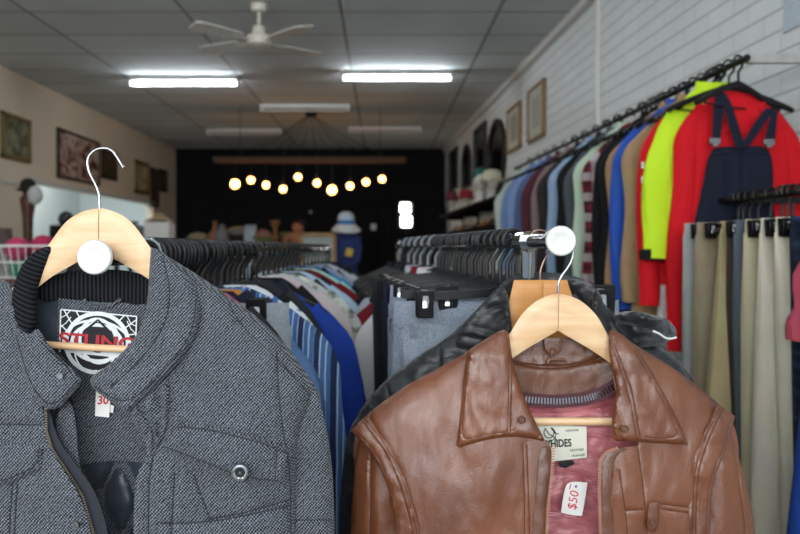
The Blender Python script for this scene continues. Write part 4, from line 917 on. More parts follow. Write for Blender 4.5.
for Y in (1.80, 1.84, 1.935, 2.0, 2.09, 2.19, 2.35, 2.44):
    o = dup(ch0, Dp(Y), WROT + rnd.uniform(-.1, .1), 'empty black clip hanger on the lower wall rail', 'empty clip hangers on the lower wall rail')
tk = thing('top', 'dusty red top with a white ticket beside the navy checked trousers', 'top', group='garments by the lower wall rail')
b = MB(); top_body(b, .42, .34, .03, 95); b.build('body', fab('dusty_red_knit', '#a34453', bs=.6), tk)
for s in (-1, 1): b = MB(); sleeve(b, s, .42, .22, seed=95); b.build('sleeve', fab('dusty_red_knit', '#a34453'), tk)
b = MB(); b.box((-.15, -.05, -.08), (.03, .001, .045)); b.build('price_ticket', M['card'], tk)
put(tk, Dp(1.83) + Vector((.05, 0, -.02)), WROT); hang(Dp(1.83) + Vector((.05, 0, -.02)), WROT, 'black hanger holding the dusty red top with a ticket', None)
o = make_trousers('trousers', 'royal blue trousers beneath the dusty red top at the edge of the lower rail', fab('royal_blue_twill', '#1b3f8d'), None, .38, 1.05, 33, ht=.05, lean=-.14); put(o, Dp(1.74) + Vector((.0, 0, -.02)), WROT)
o = make_clip_hanger('black clip hanger holding the royal blue trousers', .17, (-.15, .15)); put(o, Dp(1.74), WROT)
# ================================================================ ROOM SHELL
CZ = H + 1.80; LX = -3.78; BY = 13.2; FY = -1.9
def brickwall():
    t = NT('white_painted_brick'); tc = t.n('ShaderNodeTexCoord'); sp = t.n('ShaderNodeSeparateXYZ'); cb = t.n('ShaderNodeCombineXYZ')
    t.l(tc, 'Object', sp, 0); t.l(sp, 'Y', cb, 'X'); t.l(sp, 'Z', cb, 'Y')
    b = t.n('ShaderNodeTexBrick', i_Color1=lin('#e2e7e6'), i_Color2=lin('#dfe4e3'), i_Mortar=lin('#d2d7d5'), i_Scale=1.0, i_Mortar_Size=.006, i_Mortar_Smooth=.5, i_Bias=0.0, i_Brick_Width=.24, i_Row_Height=.086); t.l(cb, 0, b, 'Vector')
    n = t.n('ShaderNodeTexNoise', i_Scale=3.0, i_Detail=5.0); t.l(tc, 'Object', n, 'Vector'); r = t.ramp(n, 0, [(.3, (.93, .93, .93, 1)), (.7, (1, 1, 1, 1))])
    b2 = t.n('ShaderNodeTexBrick', i_Color1=(1, 1, 1, 1), i_Color2=(1, 1, 1, 1), i_Mortar=(.66, .68, .67, 1), i_Scale=1.0, i_Mortar_Size=.006, i_Mortar_Smooth=.6, i_Bias=0.0, i_Brick_Width=90.0, i_Row_Height=.086); t.l(cb, 0, b2, 'Vector')
    a0 = t.mix(1.0, (b, 0), (b2, 0), 'MULTIPLY'); a = t.mix(1.0, (a0, 2), (r, 0), 'MULTIPLY'); t.l(a, 2, t.b, 'Base Color')
    inv = t.n('ShaderNodeMath', operation='SUBTRACT'); inv.inputs[0].default_value = 1; t.l(b, 1, inv, 1); bb = t.bump(inv, 0, .35, .005)
    n2 = t.n('ShaderNodeTexNoise', i_Scale=60.0, i_Detail=4.0); t.l(tc, 'Object', n2, 'Vector'); t.bump(n2, 0, .12, .003, bb); return t.done(.55, 0, .4)
def tiles():
    t = NT('grey_ceiling_tiles'); mp = t.coord(loc=(.31 + 1.2 * 5, -5.51 + .6 * 20, 0))
    b = t.n('ShaderNodeTexBrick', offset=0.0, i_Color1=lin('#cdd4d4'), i_Color2=lin('#c4cbcb'), i_Mortar=lin('#7f807c'), i_Scale=1.0, i_Mortar_Size=.014, i_Mortar_Smooth=.3, i_Bias=0.0, i_Brick_Width=1.2, i_Row_Height=.6); t.l(mp, 0, b, 'Vector')
    n = t.n('ShaderNodeTexNoise', i_Scale=1.6, i_Detail=5.0); t.l(mp, 0, n, 'Vector'); r = t.ramp(n, 0, [(.3, (.88, .87, .86, 1)), (.7, (1, 1, 1, 1))])
    a = t.mix(1.0, (b, 0), (r, 0), 'MULTIPLY'); t.l(a, 2, t.b, 'Base Color'); t.bump(b, 1, .5, .004); return t.done(.8, 0, .2)
paintw = plain('off_white_wall_paint', '#dccfb9', .7, var=.04, vs=2, bs=.05)
navyw = plain('blackish_navy_wall_paint', '#0f1016', .8, spec=.2, var=.15, vs=3)
bounce_floor = plain('light_grey_bounce_floor', '#8a867f', .9, var=.15, vs=90, bs=.4)  # unseen floor, colour lightened so it bounces light up to the ceiling
trimw = plain('white_gloss_trim', '#d2d0cb', .45, var=.03)
bluew = plain('pale_blue_grey_paint', '#c7d0d2', .6, var=.03, vs=2)
b = MB(); b.box(((LX + 2.2) / 2, (FY + BY) / 2, -.05), (2.2 - LX + .6, BY - FY + .4, .1)); struct('floor', b, bounce_floor)
b = MB(); b.box(((LX + 2.2) / 2, (FY + BY) / 2, CZ + .05), (2.2 - LX + .6, BY - FY + .4, .1)); struct('ceiling', b, tiles())
OY0, OY1, OZ0, OZ1 = 7.72, 11.9, 1.0, H + .70
b = MB(); yc = lambda a, c: (a + c) / 2
b.box((LX - .06, yc(FY, OY0), CZ / 2), (.12, OY0 - FY, CZ)); b.box((LX - .06, yc(OY1, BY), CZ / 2), (.12, BY - OY1, CZ)); b.box((LX - .06, yc(OY0, OY1), OZ0 / 2), (.12, OY1 - OY0, OZ0)); b.box((LX - .06, yc(OY0, OY1), yc(OZ1, CZ)), (.12, OY1 - OY0, CZ - OZ1))
struct('wall_left', b, paintw)
b = MB(); b.box((LX - 1.5, yc(OY0, OY1), CZ / 2), (.1, OY1 - OY0 + 1.2, CZ)); b.box((LX - .8, OY0 - .6, CZ / 2), (1.4, .1, CZ)); b.box((LX - .8, OY1 + .6, CZ / 2), (1.4, .1, CZ)); b.box((LX - .8, yc(OY0, OY1), CZ + .05), (1.5, OY1 - OY0 + 1.3, .1)); b.box((LX - .8, yc(OY0, OY1), -.05), (1.5, OY1 - OY0 + 1.3, .1))
struct('wall_annex', b, bluew)
b = MB(); b.box((LX - .06, yc(OY0, OY1), OZ0 + .02), (.22, OY1 - OY0, .04)); b.box((LX + .008, yc(OY0, OY1), OZ1 + .02), (.02, OY1 - OY0 + .1, .05)); struct('trim_1', b, trimw)
b = MB(); b.box((LX + .01, yc(FY, OY0), H + .66), (.022, OY0 - FY - .1, .04)); struct('trim_2', b, trimw)
b = MB(); b.box((yc(LX, 2.2), BY + .06, CZ / 2), (2.2 - LX, .12, CZ)); struct('wall_back', b, navyw)
L = BY - FY; b = MB(); b.box((.06, 0, CZ / 2), (.12, L + .2, CZ)); w = struct('wall_right', b, brickwall()); w.location = (Xw(yc(FY, BY)), yc(FY, BY), 0); w.rotation_euler = (0, 0, WROT)
# shopfront behind the viewer
b = MB(); wl, wr_, wt = LX + .5, 1.45, 2.75
b.box((yc(LX, wl), FY - .06, CZ / 2), (wl - LX, .12, CZ)); b.box((yc(wr_, 2.2), FY - .06, CZ / 2), (2.2 - wr_, .12, CZ)); b.box((yc(wl, wr_), FY - .06, .2), (wr_ - wl, .12, .4)); b.box((yc(wl, wr_), FY - .06, yc(wt, CZ)), (wr_ - wl, .12, CZ - wt)); struct('wall_front', b, paintw)
b = MB()
for x in (wl + .03, wl + (wr_ - wl) / 3, wl + 2 * (wr_ - wl) / 3, wr_ - .03): b.box((x, FY - .06, yc(.4, wt)), (.05, .06, wt - .4))
b.box((yc(wl, wr_), FY - .06, .43), (wr_ - wl, .06, .05)); b.box((yc(wl, wr_), FY - .06, wt - .03), (wr_ - wl, .06, .05)); struct('window_1', b, plain('grey_window_frame', '#5c5f62', .4))
def on_right(name, y, z, dims, mat, off=0): 
    b = MB(); b.box((Xw(y) - dims[0] / 2 - off, y, z), dims, rz=WROT); return struct(name, b, mat)
on_right('trim_3', 5.02, yc(2.2, CZ), (.025, .045, CZ - 2.2 + .0), trimw)
b = MB(); b.box((0, 0, 0), (.05, BY - 5.0, .06)); o = struct('trim_4', b, trimw); ym = yc(5.0, BY - .05); o.location = (Xw(ym) - .03, ym, CZ - .032); o.rotation_euler = (0, 0, WROT)
b = MB(); b.box((LX + .012, yc(FY, BY), .06), (.02, BY - FY - .1, .11)); struct('baseboard_left', b, trimw)
# dark doorway at the back right
dk = plain('black_curtain_cloth', '#08080a', .9); b = MB()
x0, x1 = P(379, 0, 12.9).x, P(446, 0, 12.9).x; n = 40
fr = [[(x0 + (x1 - x0) * i / n, 12.95 + .03 * math.sin(i * 1.7), z) for i in range(n + 1)] + [(x0 + (x1 - x0) * i / n, 12.99 + .03 * math.sin(i * 1.7), z) for i in range(n, -1, -1)] for z in (.02, 1.2, H + .72)]
b.loft(fr, True); tag(b.build('curtain', dk), 'black curtain hanging across the dark opening in the back wall', 'curtain')

# ================================================================ CEILING THINGS
tube_on = emit('lit_fluorescent_tube', '#eef6ff', 44.0); tube_off = plain('unlit_fluorescent_tube', '#b9b5ad', .3)
lampw = plain('white_lamp_body', '#cfcdc8', .45, var=.03)
def batten(px, py, Y, W, lit, label):
    c = P(px, py, Y); t = thing('fluorescent_light', label, 'ceiling light', (c.x, Y, CZ), group='fluorescent lights on the ceiling')
    b = MB(); b.box((c.x, Y, CZ - .025), (W + .06, .10, .05), bev=.01); b.build('housing', lampw, t, world=True)
    b = MB(); b.tube([(c.x - W / 2, Y - .01, CZ - .078), (c.x + W / 2, Y - .01, CZ - .078)], .0155, 12); b.build('tube', tube_on if lit else tube_off, t, world=True)
    for s in (-1, 1): b = MB(); b.box((c.x + s * (W / 2 + .012), Y - .005, CZ - .066), (.024, .05, .05), bev=.006); b.build('end_cap', lampw, t, world=True)
batten(184, 84, 7.6, 1.10, True, 'lit fluorescent tube light over the left side of the shop'); batten(397, 79, 7.37, 1.08, True, 'lit fluorescent tube light over the right side beyond the fan')
batten(305, 111, 9.1, 1.08, False, 'unlit fluorescent light above the black pendant rose'); batten(244, 135, 11.0, 1.10, False, 'unlit fluorescent light at back left of the ceiling'); batten(385, 132, 10.8, 1.05, False, 'unlit fluorescent light at back right of the ceiling')

for x_, y_, lb_ in ((-2.09, 3.6, 'added unseen lit fluorescent tube light near the left side of the racks'), (.15, 3.6, 'added unseen lit fluorescent tube light above the middle rack'), (-2.09, .3, 'added unseen lit fluorescent tube light at left by the shopfront'), (.15, .3, 'added unseen lit fluorescent tube light at right by the shopfront')):
    batten(CX + x_ * F / y_, 0, y_, 1.10, True, lb_)  # out-of-view tube lights added to brighten the front jackets and brick wall
fx, fy = -.915, 5.35; fz = H + 1.535
fan = thing('ceiling_fan', 'white ceiling fan with four blades hanging from the tiled ceiling', 'ceiling fan', (fx, fy, CZ)); fw = plain('cream_fan_metal', '#d3cdc0', .4, var=.03); fb = plain('fan_blade_laminate', '#d2d0ca', .45)
b = MB(); b.lathe([(.02, -.06), (.055, -.05), (.06, -.02), (.06, 0)], (fx, fy, CZ), 'Z', 24); b.build('ceiling_rose', fw, fan, world=True)
b = MB(); b.tube([(fx, fy, CZ - .05), (fx, fy, fz + .06)], .013, 12); b.build('down_rod', fw, fan, world=True)
b = MB(); b.lathe([(.02, -.055), (.05, -.05), (.085, -.035), (.095, 0), (.09, .03), (.05, .05), (.045, .10), (.03, .11)], (fx, fy, fz), 'Z', 28); b.build('motor', fw, fan, world=True)
for a in (R(226), R(151), R(317), R(41)):
    d = Vector((math.cos(a), math.sin(a), 0)); s = Vector((-d.y, d.x, 0)); c = Vector((fx, fy, fz - .005))
    b = MB(); rr = []
    for u, w_ in ((.17, .05), (.22, .065), (.45, .078), (.53, .07), (.56, .04)):
        p = c + d * u; rr.append([p + s * w_ + Vector((0, 0, .012)), p - s * w_ + Vector((0, 0, -.012)), p - s * w_ + Vector((0, 0, -.02)), p + s * w_ + Vector((0, 0, .004))])
    b.loft(rr); bl = b.build('blade', fb, fan, world=True)
    b = MB(); b.tube([c + d * .07, c + d * .12 + Vector((0, 0, -.006)), c + d * .23 + Vector((0, 0, -.004))], .014, 8, flat=.5); b.build('blade_arm', fw, bl, world=True)
# bulb pendant: plank on wires, rose with cables, ten globes
pn = thing('bulb_pendant', 'wooden plank pendant with ten glowing bulbs before the dark back wall', 'pendant light', (-.9, 9.4, CZ))
Yp = 9.4; za, xb, xc = P(0, 160, Yp).z, P(214, 0, Yp).x, P(406, 0, Yp).x
b = MB(); b.box((yc(xb, xc), Yp, za), (xc - xb, .16, .07), bev=.008); b.build('plank', wood('brown_plank', '#38271a', '#4a3422', .9, ax=(.6, 4, 4)), pn, world=True)
for px in (240, 380): b = MB(); x = P(px, 0, Yp).x; b.tube([(x, Yp, za + .03), (x, Yp, CZ)], .004, 6); b.build('wire', M['black_pl'], pn, world=True)
rx = P(311, 0, Yp).x; b = MB(); b.lathe([(.02, -.10), (.07, -.08), (.09, -.02), (.09, 0)], (rx, Yp, CZ), 'Z', 20); b.build('ceiling_rose', M['black_pl'], pn, world=True)
bulbm = emit('glowing_bulb', '#ffae55', 13.0)
for i, (px, py) in enumerate(((235, 184), (251, 180), (266, 185), (283, 189), (298, 177), (317, 183), (332, 190), (350, 186), (366, 182), (382, 179))):
    yb = Yp + (-.06 if i % 2 else .05); p = P(px, py, yb); r_ = .056 if i in (0, 6) else .041
    b = MB(); mid = Vector(((p.x + rx) / 2, yb, (za + CZ) / 2 - .05)); b.tube([(rx, Yp, CZ - .06), mid, (p.x, yb, za + .06), (p.x, yb, p.z + r_ + .05)], .004, 6); cb = b.build('cable', M['black_pl'], pn, world=True)
    b = MB(); b.lathe([(.012, .09), (.02, .085), (.022, .04), (.02, r_ * .8)], p, 'Z', 12); b.build('lamp_holder', M['black_pl'], cb, world=True)
    b = MB(); b.ball(p, (r_, r_, r_ * 1.05), 16, 10); b.build('bulb', bulbm, pn, world=True)

# ================================================================ WALL PICTURES AND MIRRORS
def painting(name, cols, sc, seed):
    t = NT(name); mp = t.coord(loc=(seed, seed * 2.3, 0)); n = t.n('ShaderNodeTexNoise', i_Scale=sc, i_Detail=5.0, i_Distortion=.8); t.l(mp, 0, n, 'Vector')
    k = len(cols); r = t.ramp(n, 0, [(.3 + .4 * i / (k - 1), lin(c)) for i, c in enumerate(cols)]); t.l(r, 0, t.b, 'Base Color'); return t.done(.5)
def wallpic(side, y0, y1, z0, z1, fw_, fm, pm, label, mount=None, kind='picture_frame'):
    y = yc(y0, y1); x = LX if side == 'l' else Xw(y); sx = 1 if side == 'l' else -1; W, Hh = y1 - y0, z1 - z0
    t = thing(kind, label, 'picture', (x, y, z0), 0 if side == 'l' else WROT, 'pictures on the %s wall' % ('left' if side == 'l' else 'brick'))
    b = MB()
    for dy, dz, wy, wz in ((0, fw_ / 2, W, fw_), (0, Hh - fw_ / 2, W, fw_), (-(W - fw_) / 2, Hh / 2, fw_, Hh), ((W - fw_) / 2, Hh / 2, fw_, Hh)): b.box((sx * .018, dy, dz), (.036, wy, wz), bev=.006)
    b.build('frame', fm, t)
    b = MB(); b.box((sx * .01, 0, Hh / 2), (.014, W - fw_ * 1.6, Hh - fw_ * 1.6)); b.build('canvas', pm, t)
    if mount: b = MB(); b.box((sx * .018, 0, Hh / 2), (.003, W * .5, Hh * .55)); b.build('print', mount, t)
    return t
gold = plain('old_gilt_frame', '#7d6a40', .45, .3); dkf = plain('dark_brown_frame', '#2c2018', .5); brf = plain('brown_oak_frame', '#8a6b45', .5)
wallpic('l', 7.12, 7.70, H + .89, H + 1.35, .045, gold, painting('landscape_paint', ('#2c2a1c', '#59573a', '#8f947f', '#3c3a28'), 5, 1), 'gilt framed landscape painting nearest on the left wall')
wallpic('l', 8.35, 9.58, H + .81, H + 1.39, .03, dkf, painting('harbour_paint', ('#140b0c', '#6e2d1e', '#cbbbad', '#6a2a1c', '#21141b'), 4.5, 2), 'wide reddish brown harbour painting on the left wall')
wallpic('l', 9.68, 10.2, H + .93, H + 1.33, .04, dkf, painting('dark_landscape_paint', ('#1f1c12', '#4c4022', '#6f5c34'), 6, 3), 'small dark framed painting just beyond the reddish harbour painting')
wallpic('l', 10.98, 11.6, H + .83, H + 1.34, .06, gold, painting('pale_landscape_paint', ('#5a6a5a', '#a89a70', '#d0c294'), 5, 4), 'gilt framed pale painting first of three near the back corner')
wallpic('l', 11.72, 12.12, H + .66, H + 1.30, .05, dkf, painting('brown_portrait_paint', ('#2a1d12', '#55402a', '#3b2e1e'), 6, 5), 'tall narrow dark brown painting near the back corner')
wallpic('l', 12.2, 12.6, H + .95, H + 1.33, .05, dkf, painting('sepia_paint', ('#33271a', '#6a5136'), 6, 6), 'small brown painting last on the left wall by the dark back wall')
pale = plain('pale_mount_board', '#b5b3a4', .7)
wallpic('r', 7.26, 7.86, H + 1.01, H + 1.485, .03, brf, pale, 'oak framed print on the brick wall nearer the mirrors', plain('sketch_ink_wash', '#8f8f80', .7))
wallpic('r', 6.37, 6.94, H + .99, H + 1.50, .03, brf, pale, 'oak framed print on the brick wall nearer the garment rail', plain('sketch_grey_wash', '#989a8c', .7))
glassm = plain('dark_mirror_glass', '#2a2724', .12, .75, var=.1); mfr = plain('black_mirror_frame', '#16120f', .5)
def mirror(y0, y1, z0, z1, shape, label):
    y = yc(y0, y1); t = thing('mirror', label, 'mirror', (Xw(y), y, z0), WROT, 'mirrors on the brick wall'); W, Hh = (y1 - y0) / 2, (z1 - z0)
    def outline(k):
        if shape == 'oval': return [((W * k) * math.cos(a), Hh / 2 + Hh / 2 * k * math.sin(a)) for a in (2 * math.pi * i / 40 for i in range(40))]
        if shape == 'arch':
            r_ = W * k; o = [(-r_, Hh * (1 - k) / 2)] + [(r_, Hh * (1 - k) / 2)] + [(r_ * math.cos(a), Hh - W + r_ * math.sin(a)) for a in (math.pi * i / 24 for i in range(25))]; return o
        i = W * (1 - k); return [(-W + i, i), (W - i, i), (W - i, Hh - i), (-W + i, Hh - i)]
    o1, o2 = outline(1), outline(.86 if shape != 'rect' else .88)
    b = MB(); b.loft([[(-.005, p[0], p[1]) for p in o1], [(-.04, p[0], p[1]) for p in o1], [(-.04, p[0], p[1]) for p in o2], [(-.012, p[0], p[1]) for p in o2]], False); b.build('frame', mfr, t)
    b = MB(); b.loft([[(-.008, p[0], p[1]) for p in o2], [(-.014, p[0], p[1]) for p in o2]], True); b.build('glass', glassm, t)
mirror(7.95, 8.95, H + .62, H + 1.50, 'oval', 'large oval dark mirror closest of the mirrors on the brick wall')
mirror(9.1, 9.95, H + .90, H + 1.60, 'rect', 'rectangular dark mirror between the oval and arched mirrors')
mirror(10.25, 11.05, H + .88, H + 1.52, 'arch', 'arch topped dark mirror on the brick wall')
mirror(11.55, 12.45, H + .95, H + 1.62, 'rect', 'dark rectangular mirror farthest back beside the navy wall')
y = 2.72; b = MB(); b.box((-.004, 0, 0), (.008, .30, .42), bev=.002); o = b.build('poster', plain('pale_blue_paper', '#b9c6d0', .6)); o.location = (Xw(y), y, H + 1.06); o.rotation_euler = (0, 0, WROT); tag(o, 'pale blue sheet of paper high on the brick wall at the edge', 'poster')

# ================================================================ RIGHT SHELF WITH HAT HEADS AND SHOES
shelfm = plain('black_shelf_board', '#0e0c0b', .9, spec=.1)
def wall_shelf(z, label):
    ym = 9.0; t = thing('wall_shelf', label, 'shelf', (Xw(ym), ym, z), WROT)
    b = MB(); b.box((-.17, 0, -.02), (.33, 4.4, .04), bev=.004); b.build('board', shelfm, t)
    for yy in (-2, -.7, .7, 2): b = MB(); b.box((-.13, yy, -.065), (.25, .02, .05)); b.box((-.012, yy, -.11), (.022, .02, .14)); b.build('bracket', shelfm, t)
SZ = H + .50; wall_shelf(SZ, 'black wall shelf carrying the hat display heads'); wall_shelf(H + .22, 'black wall shelf with brown shoes below the hat heads')
def onshelf(y, z): return (Xw(y) - .19, y, z)
hatw = plain('polystyrene_white', '#c9c6be', .8)
def head(y, label, mat, s=1.0):
    t = thing('hat_form', label, 'display head', onshelf(y, SZ), 0, 'hat display heads on the wall shelf')
    b = MB(); b.lathe([(.075 * s, 0), (.07 * s, .03), (.048 * s, .07), (.045 * s, .15 * s)], (0, 0, 0), 'Z', 18); b.build('neck', mat, t)
    b = MB(); b.ball((0, -.01, .245 * s), (.075 * s, .09 * s, .12 * s), 18, 12, fn=lambda d: 1 + .10 * max(0, -d.y) * max(0, .4 - abs(d.x)) * (1 if -.3 < d.z < .1 else 0) - .12 * max(0, -d.z) * abs(d.x)); b.build('face', mat, t)
    return .30 * s
def hat(y, z, label, mat, rb, rc, hc, brim=True, band=None):
    t = thing('hat', label, 'hat', onshelf(y, z), 0, 'hats on the display heads')
    b = MB(); b.lathe([(rc * 1.05, -.02), (rc * 1.08, .0), (rc * 1.02, hc * .5), (rc * .85, hc * .85), (rc * .3, hc)], (0, 0, 0), 'Z', 22); b.build('crown', mat, t)
    if brim: b = MB(); b.lathe([(rc, 0), (rb * .7, -.012), (rb, -.035), (rb, -.030), (rb * .7, -.004), (rc, .01)], (0, 0, 0), 'Z', 26); b.build('brim', mat, t)
    if band: b = MB(); b.lathe([(rc * 1.1, -.005), (rc * 1.12, .0), (rc * 1.1, .035), (rc * 1.06, .036)], (0, 0, 0), 'Z', 22); b.build('band', band, t)
for y, lab, hl, hm, args in ((10.95, 'pale display head wearing the mauve hat at far end of the shelf', 'mauve cloche hat at the far end of the hat shelf', plain('mauve_felt', '#6d3346', .9), (.10, .085, .13, True)), (9.6, 'pale display head wearing the low red hat', 'red hat with a white front on the hat shelf', plain('red_felt', '#8e2430', .9), (.115, .09, .09, True)), (8.55, 'tall white display head wearing the teal hat', 'teal green hat on the tall white display head', plain('teal_felt', '#1f5a55', .9), (.10, .09, .11, True)), (7.85, 'white display head beneath the wide cream hat', 'wide cream sun hat nearest on the hat shelf', plain('cream_straw', '#b5b199', .9), (.145, .10, .10, True))):
    s = {10.95: .8, 9.6: .62, 8.55: 1.15, 7.85: .85}[y]; hz = head(y, lab, hatw, s); hat(y, SZ + hz - .01, hl, hm, *args)
shc = [('#7a4a28', 'tan brown'), ('#3a2418', 'dark chocolate'), ('#a0683a', 'orange tan'), ('#1c1a1a', 'black'), ('#8c7f70', 'greyish beige'), ('#6e3620', 'reddish brown'), ('#b08a5a', 'pale camel'), ('#4c3a2c', 'dull brown')]
for i, (c, nm) in enumerate(shc):
    y = 7.5 + i * .44; t = thing('shoe', nm + ' shoe standing on the lower wall shelf', 'shoe', onshelf(y, H + .22), R(90) + WROT + .1, 'shoes on the lower wall shelf'); m = plain(nm.replace(' ', '_') + '_shoe_leather', c, .4)
    b = MB(); rings = []
    for u, w_, h0_, h1 in ((-.13, .02, .012, .06), (-.12, .032, .012, .085), (-.08, .036, .012, .09), (-.03, .036, .012, .075), (.03, .042, .012, .052), (.09, .044, .012, .045), (.125, .032, .012, .035), (.14, .012, .012, .022)):
        rings.append([(u, w_ * math.cos(a), h0_ + (h1 - h0_) * (.5 + .5 * math.sin(a))) for a in (2 * math.pi * k / 14 for k in range(14))])
    b.loft(rings); b.build('upper', m, t)
    b = MB(); b.loft([[(-.13 + .27 * (.5 + .5 * math.cos(a)), .043 * math.sin(a), z) for a in (2 * math.pi * k / 20 for k in range(20))] for z in (0, .014)]); b.build('sole', M['black_pl'], t)

# ================================================================ BACK COUNTER AND ITS GOODS
cnt = thing('display_counter', 'long dark display counter across the back of the shop', 'counter', (-1.9, 10.5, 0)); cw = plain('dark_counter_laminate', '#1d1a18', .5)
ctz = H + .02
b = MB(); b.box((-1.7, 10.6, ctz - .02), (2.5, .62, .04), bev=.006); b.build('worktop', cw, cnt, world=True)
b = MB(); b.box((-1.7, 10.62, (ctz - .04) / 2), (2.4, .54, ctz - .04)); b.build('cabinet_body', cw, cnt, world=True)
for k in range(4): b = MB(); b.box((-2.6 + k * .6, 10.34, .70), (.56, .02, 1.25), bev=.004); d_ = b.build('door', plain('dark_brown_door_%d' % k, '#2a221c', .5), cnt, world=True); b = MB(); b.tube([(-2.4 + k * .6, 10.315, .75), (-2.4 + k * .6, 10.315, .9)], .007, 8); b.build('handle', M['brass'], d_, world=True)
def onc(px): return P(px, 0, 10.5).x
def lath(name, label, cat, px, parts, y=10.5, z=ctz):
    t = thing(name, label, cat, (P(px, 0, y).x, y, z))
    for pn_, prof, m in parts: b = MB(); b.lathe(prof, (0, 0, 0), 'Z', 22); b.build(pn_, m, t)
    return t
straw = plain('pale_wicker', '#8f7d5e', .9, var=.4, vs=70, bs=.6); pot = plain('peach_ceramic', '#80593a', .5); ochre = plain('ochre_wood', '#6e5130', .5); sage = plain('sage_green_glaze', '#6f7a55', .4); pblue = plain('powder_blue_card', '#8fa7b8', .7); peach = plain('peach_cloth', '#8a6244', .9); dbr = plain('dark_brown_fur', '#1f1410', .95); greyf = plain('grey_cloth', '#6a6d74', .9)
lath('basket', 'round pale wicker basket at the left end of the back counter', 'basket', 198, [('bowl', [(.10, 0), (.15, .05), (.17, .12), (.16, .12), (.13, .04), (.05, .02)], straw), ('rolled_cloth', [(.12, .08), (.14, .14), (.09, .18), (.02, .19)], plain('cream_towel', '#9a947f', .95))])
lath('vase', 'tall peach ceramic vase with a narrow neck on the back counter', 'vase', 215, [('body', [(.08, 0), (.13, .06), (.13, .12), (.07, .20), (.03, .25), (.025, .33), (.04, .36)], pot), ('base_ring', [(.09, 0), (.095, .015), (.08, .02)], ochre)])
lath('jug', 'grey cloth covered jug beside the peach vase', 'jug', 222, [('body', [(.07, 0), (.10, .08), (.09, .18), (.05, .24), (.055, .28)], greyf), ('lid', [(.05, .275), (.05, .29), (.015, .30), (.012, .32)], greyf)], y=10.4)
t = thing('wicker_case', 'brown wicker case with an open arched lid on the back counter', 'case', (onc(238), 10.55, ctz)); b = MB(); b.box((0, 0, .08), (.34, .25, .16), bev=.02); b.build('body', dbr, t); b = MB(); b.tube([(.19 * math.cos(a), .05, .16 + .10 * math.sin(a)) for a in (math.pi * i / 14 for i in range(15))], .025, 10); b.build('lid_rim', straw, t); b = MB(); b.ball((0, -.02, .19), (.13, .09, .06), 14, 8); b.build('lining', greyf, t)
t = thing('carton', 'powder blue carton standing on the back counter', 'carton', (onc(251), 10.45, ctz)); b = MB(); b.box((0, 0, .12), (.16, .12, .24), bev=.006); b.build('body', pblue, t); b = MB(); b.box((0, .02, .265), (.16, .08, .05), rx=.4, bev=.004); b.build('flap', pblue, t)
lath('bowl', 'wide sage green bowl with a pinkish filling on the counter', 'bowl', 263, [('bowl', [(.07, 0), (.14, .06), (.19, .13), (.18, .13), (.12, .05), (.03, .03)], sage), ('cover', [(.15, .11), (.12, .18), (.07, .22), (.02, .24)], plain('dusty_mauve', '#7a5a55', .9))])
lath('candlestick', 'turned ochre wooden candlestick on the back counter', 'candlestick', 275, [('stem', [(.09, 0), (.09, .02), (.03, .05), (.05, .12), (.025, .18), (.04, .26), (.075, .32)], ochre), ('cup', [(.07, .32), (.08, .36), (.06, .37)], ochre)])
lath('planter', 'greenish planter with a low rim behind the counter goods', 'planter', 287, [('pot', [(.08, 0), (.12, .10), (.13, .20), (.11, .2), (.1, .15)], plain('mossy_glaze', '#5c5636', .6)), ('soil', [(.11, .17), (.05, .19), (.02, .19)], dbr)], y=10.7)
t = thing('soft_toy', 'peach coloured soft toy with a dark brown top on the counter', 'soft toy', (onc(299), 10.45, ctz)); b = MB(); b.ball((0, 0, .10), (.14, .11, .12), 16, 10); b.build('body', peach, t); b = MB(); b.ball((-.01, -.01, .26), (.085, .08, .09), 16, 10); b.build('head', peach, t); b = MB(); b.ball((.01, .02, .32), (.11, .09, .06), 14, 8); b.build('hair', dbr, t)
for s in (-1, 1): b = MB(); b.tube([(s * .10, -.03, .16), (s * .17, -.05, .10), (s * .19, -.07, .04)], [.04, .035, .03], 10); b.build('arm', peach, t)
# framed board, mannequin, lit panel, socket
by_ = thing('framed_board', 'tan framed pale board leaning beside the hat mannequin', 'framed board', P(318, 290, 8.6)); a0, a1 = P(300, 233, 8.6), P(336, 268, 8.6)
b = MB(); W_, H_ = a1.x - a0.x, a0.z - a1.z
for c, d_ in (((yc(a0.x, a1.x), 8.6, a0.z - .02), (W_, .04, .045)), ((yc(a0.x, a1.x), 8.6, a1.z - .3), (W_, .04, .045)), ((a0.x + .02, 8.6, yc(a0.z, a1.z - .3)), (.045, .04, H_ + .3)), ((a1.x - .02, 8.6, yc(a0.z, a1.z - .3)), (.045, .04, H_ + .3))): b.box(c, d_, bev=.006)
b.build('frame', wood('tan_frame_wood', '#8a6a3c', '#a37f4a', .5), by_, world=True); b = MB(); b.box((yc(a0.x, a1.x), 8.61, yc(a0.z, a1.z - .3)), (W_ - .05, .015, H_ + .26)); b.build('panel', plain('pale_grey_panel', '#9da3a0', .6), by_, world=True)
for s in (a0.x + .03, a1.x - .03): b = MB(); b.box((s, 8.63, (a1.z - .28) / 2), (.04, .04, a1.z - .28)); b.build('leg', M['wood_o'], by_, world=True)
mx, my = P(347, 0, 8.9).x, 8.9; mz = lambda py: H + (CY - py) * my / F
mn = thing('mannequin', 'dark headed shop mannequin in a blue top behind the racks', 'mannequin', (mx, my, 0)); skin = plain('brown_mannequin_plastic', '#5a3f2c', .5)
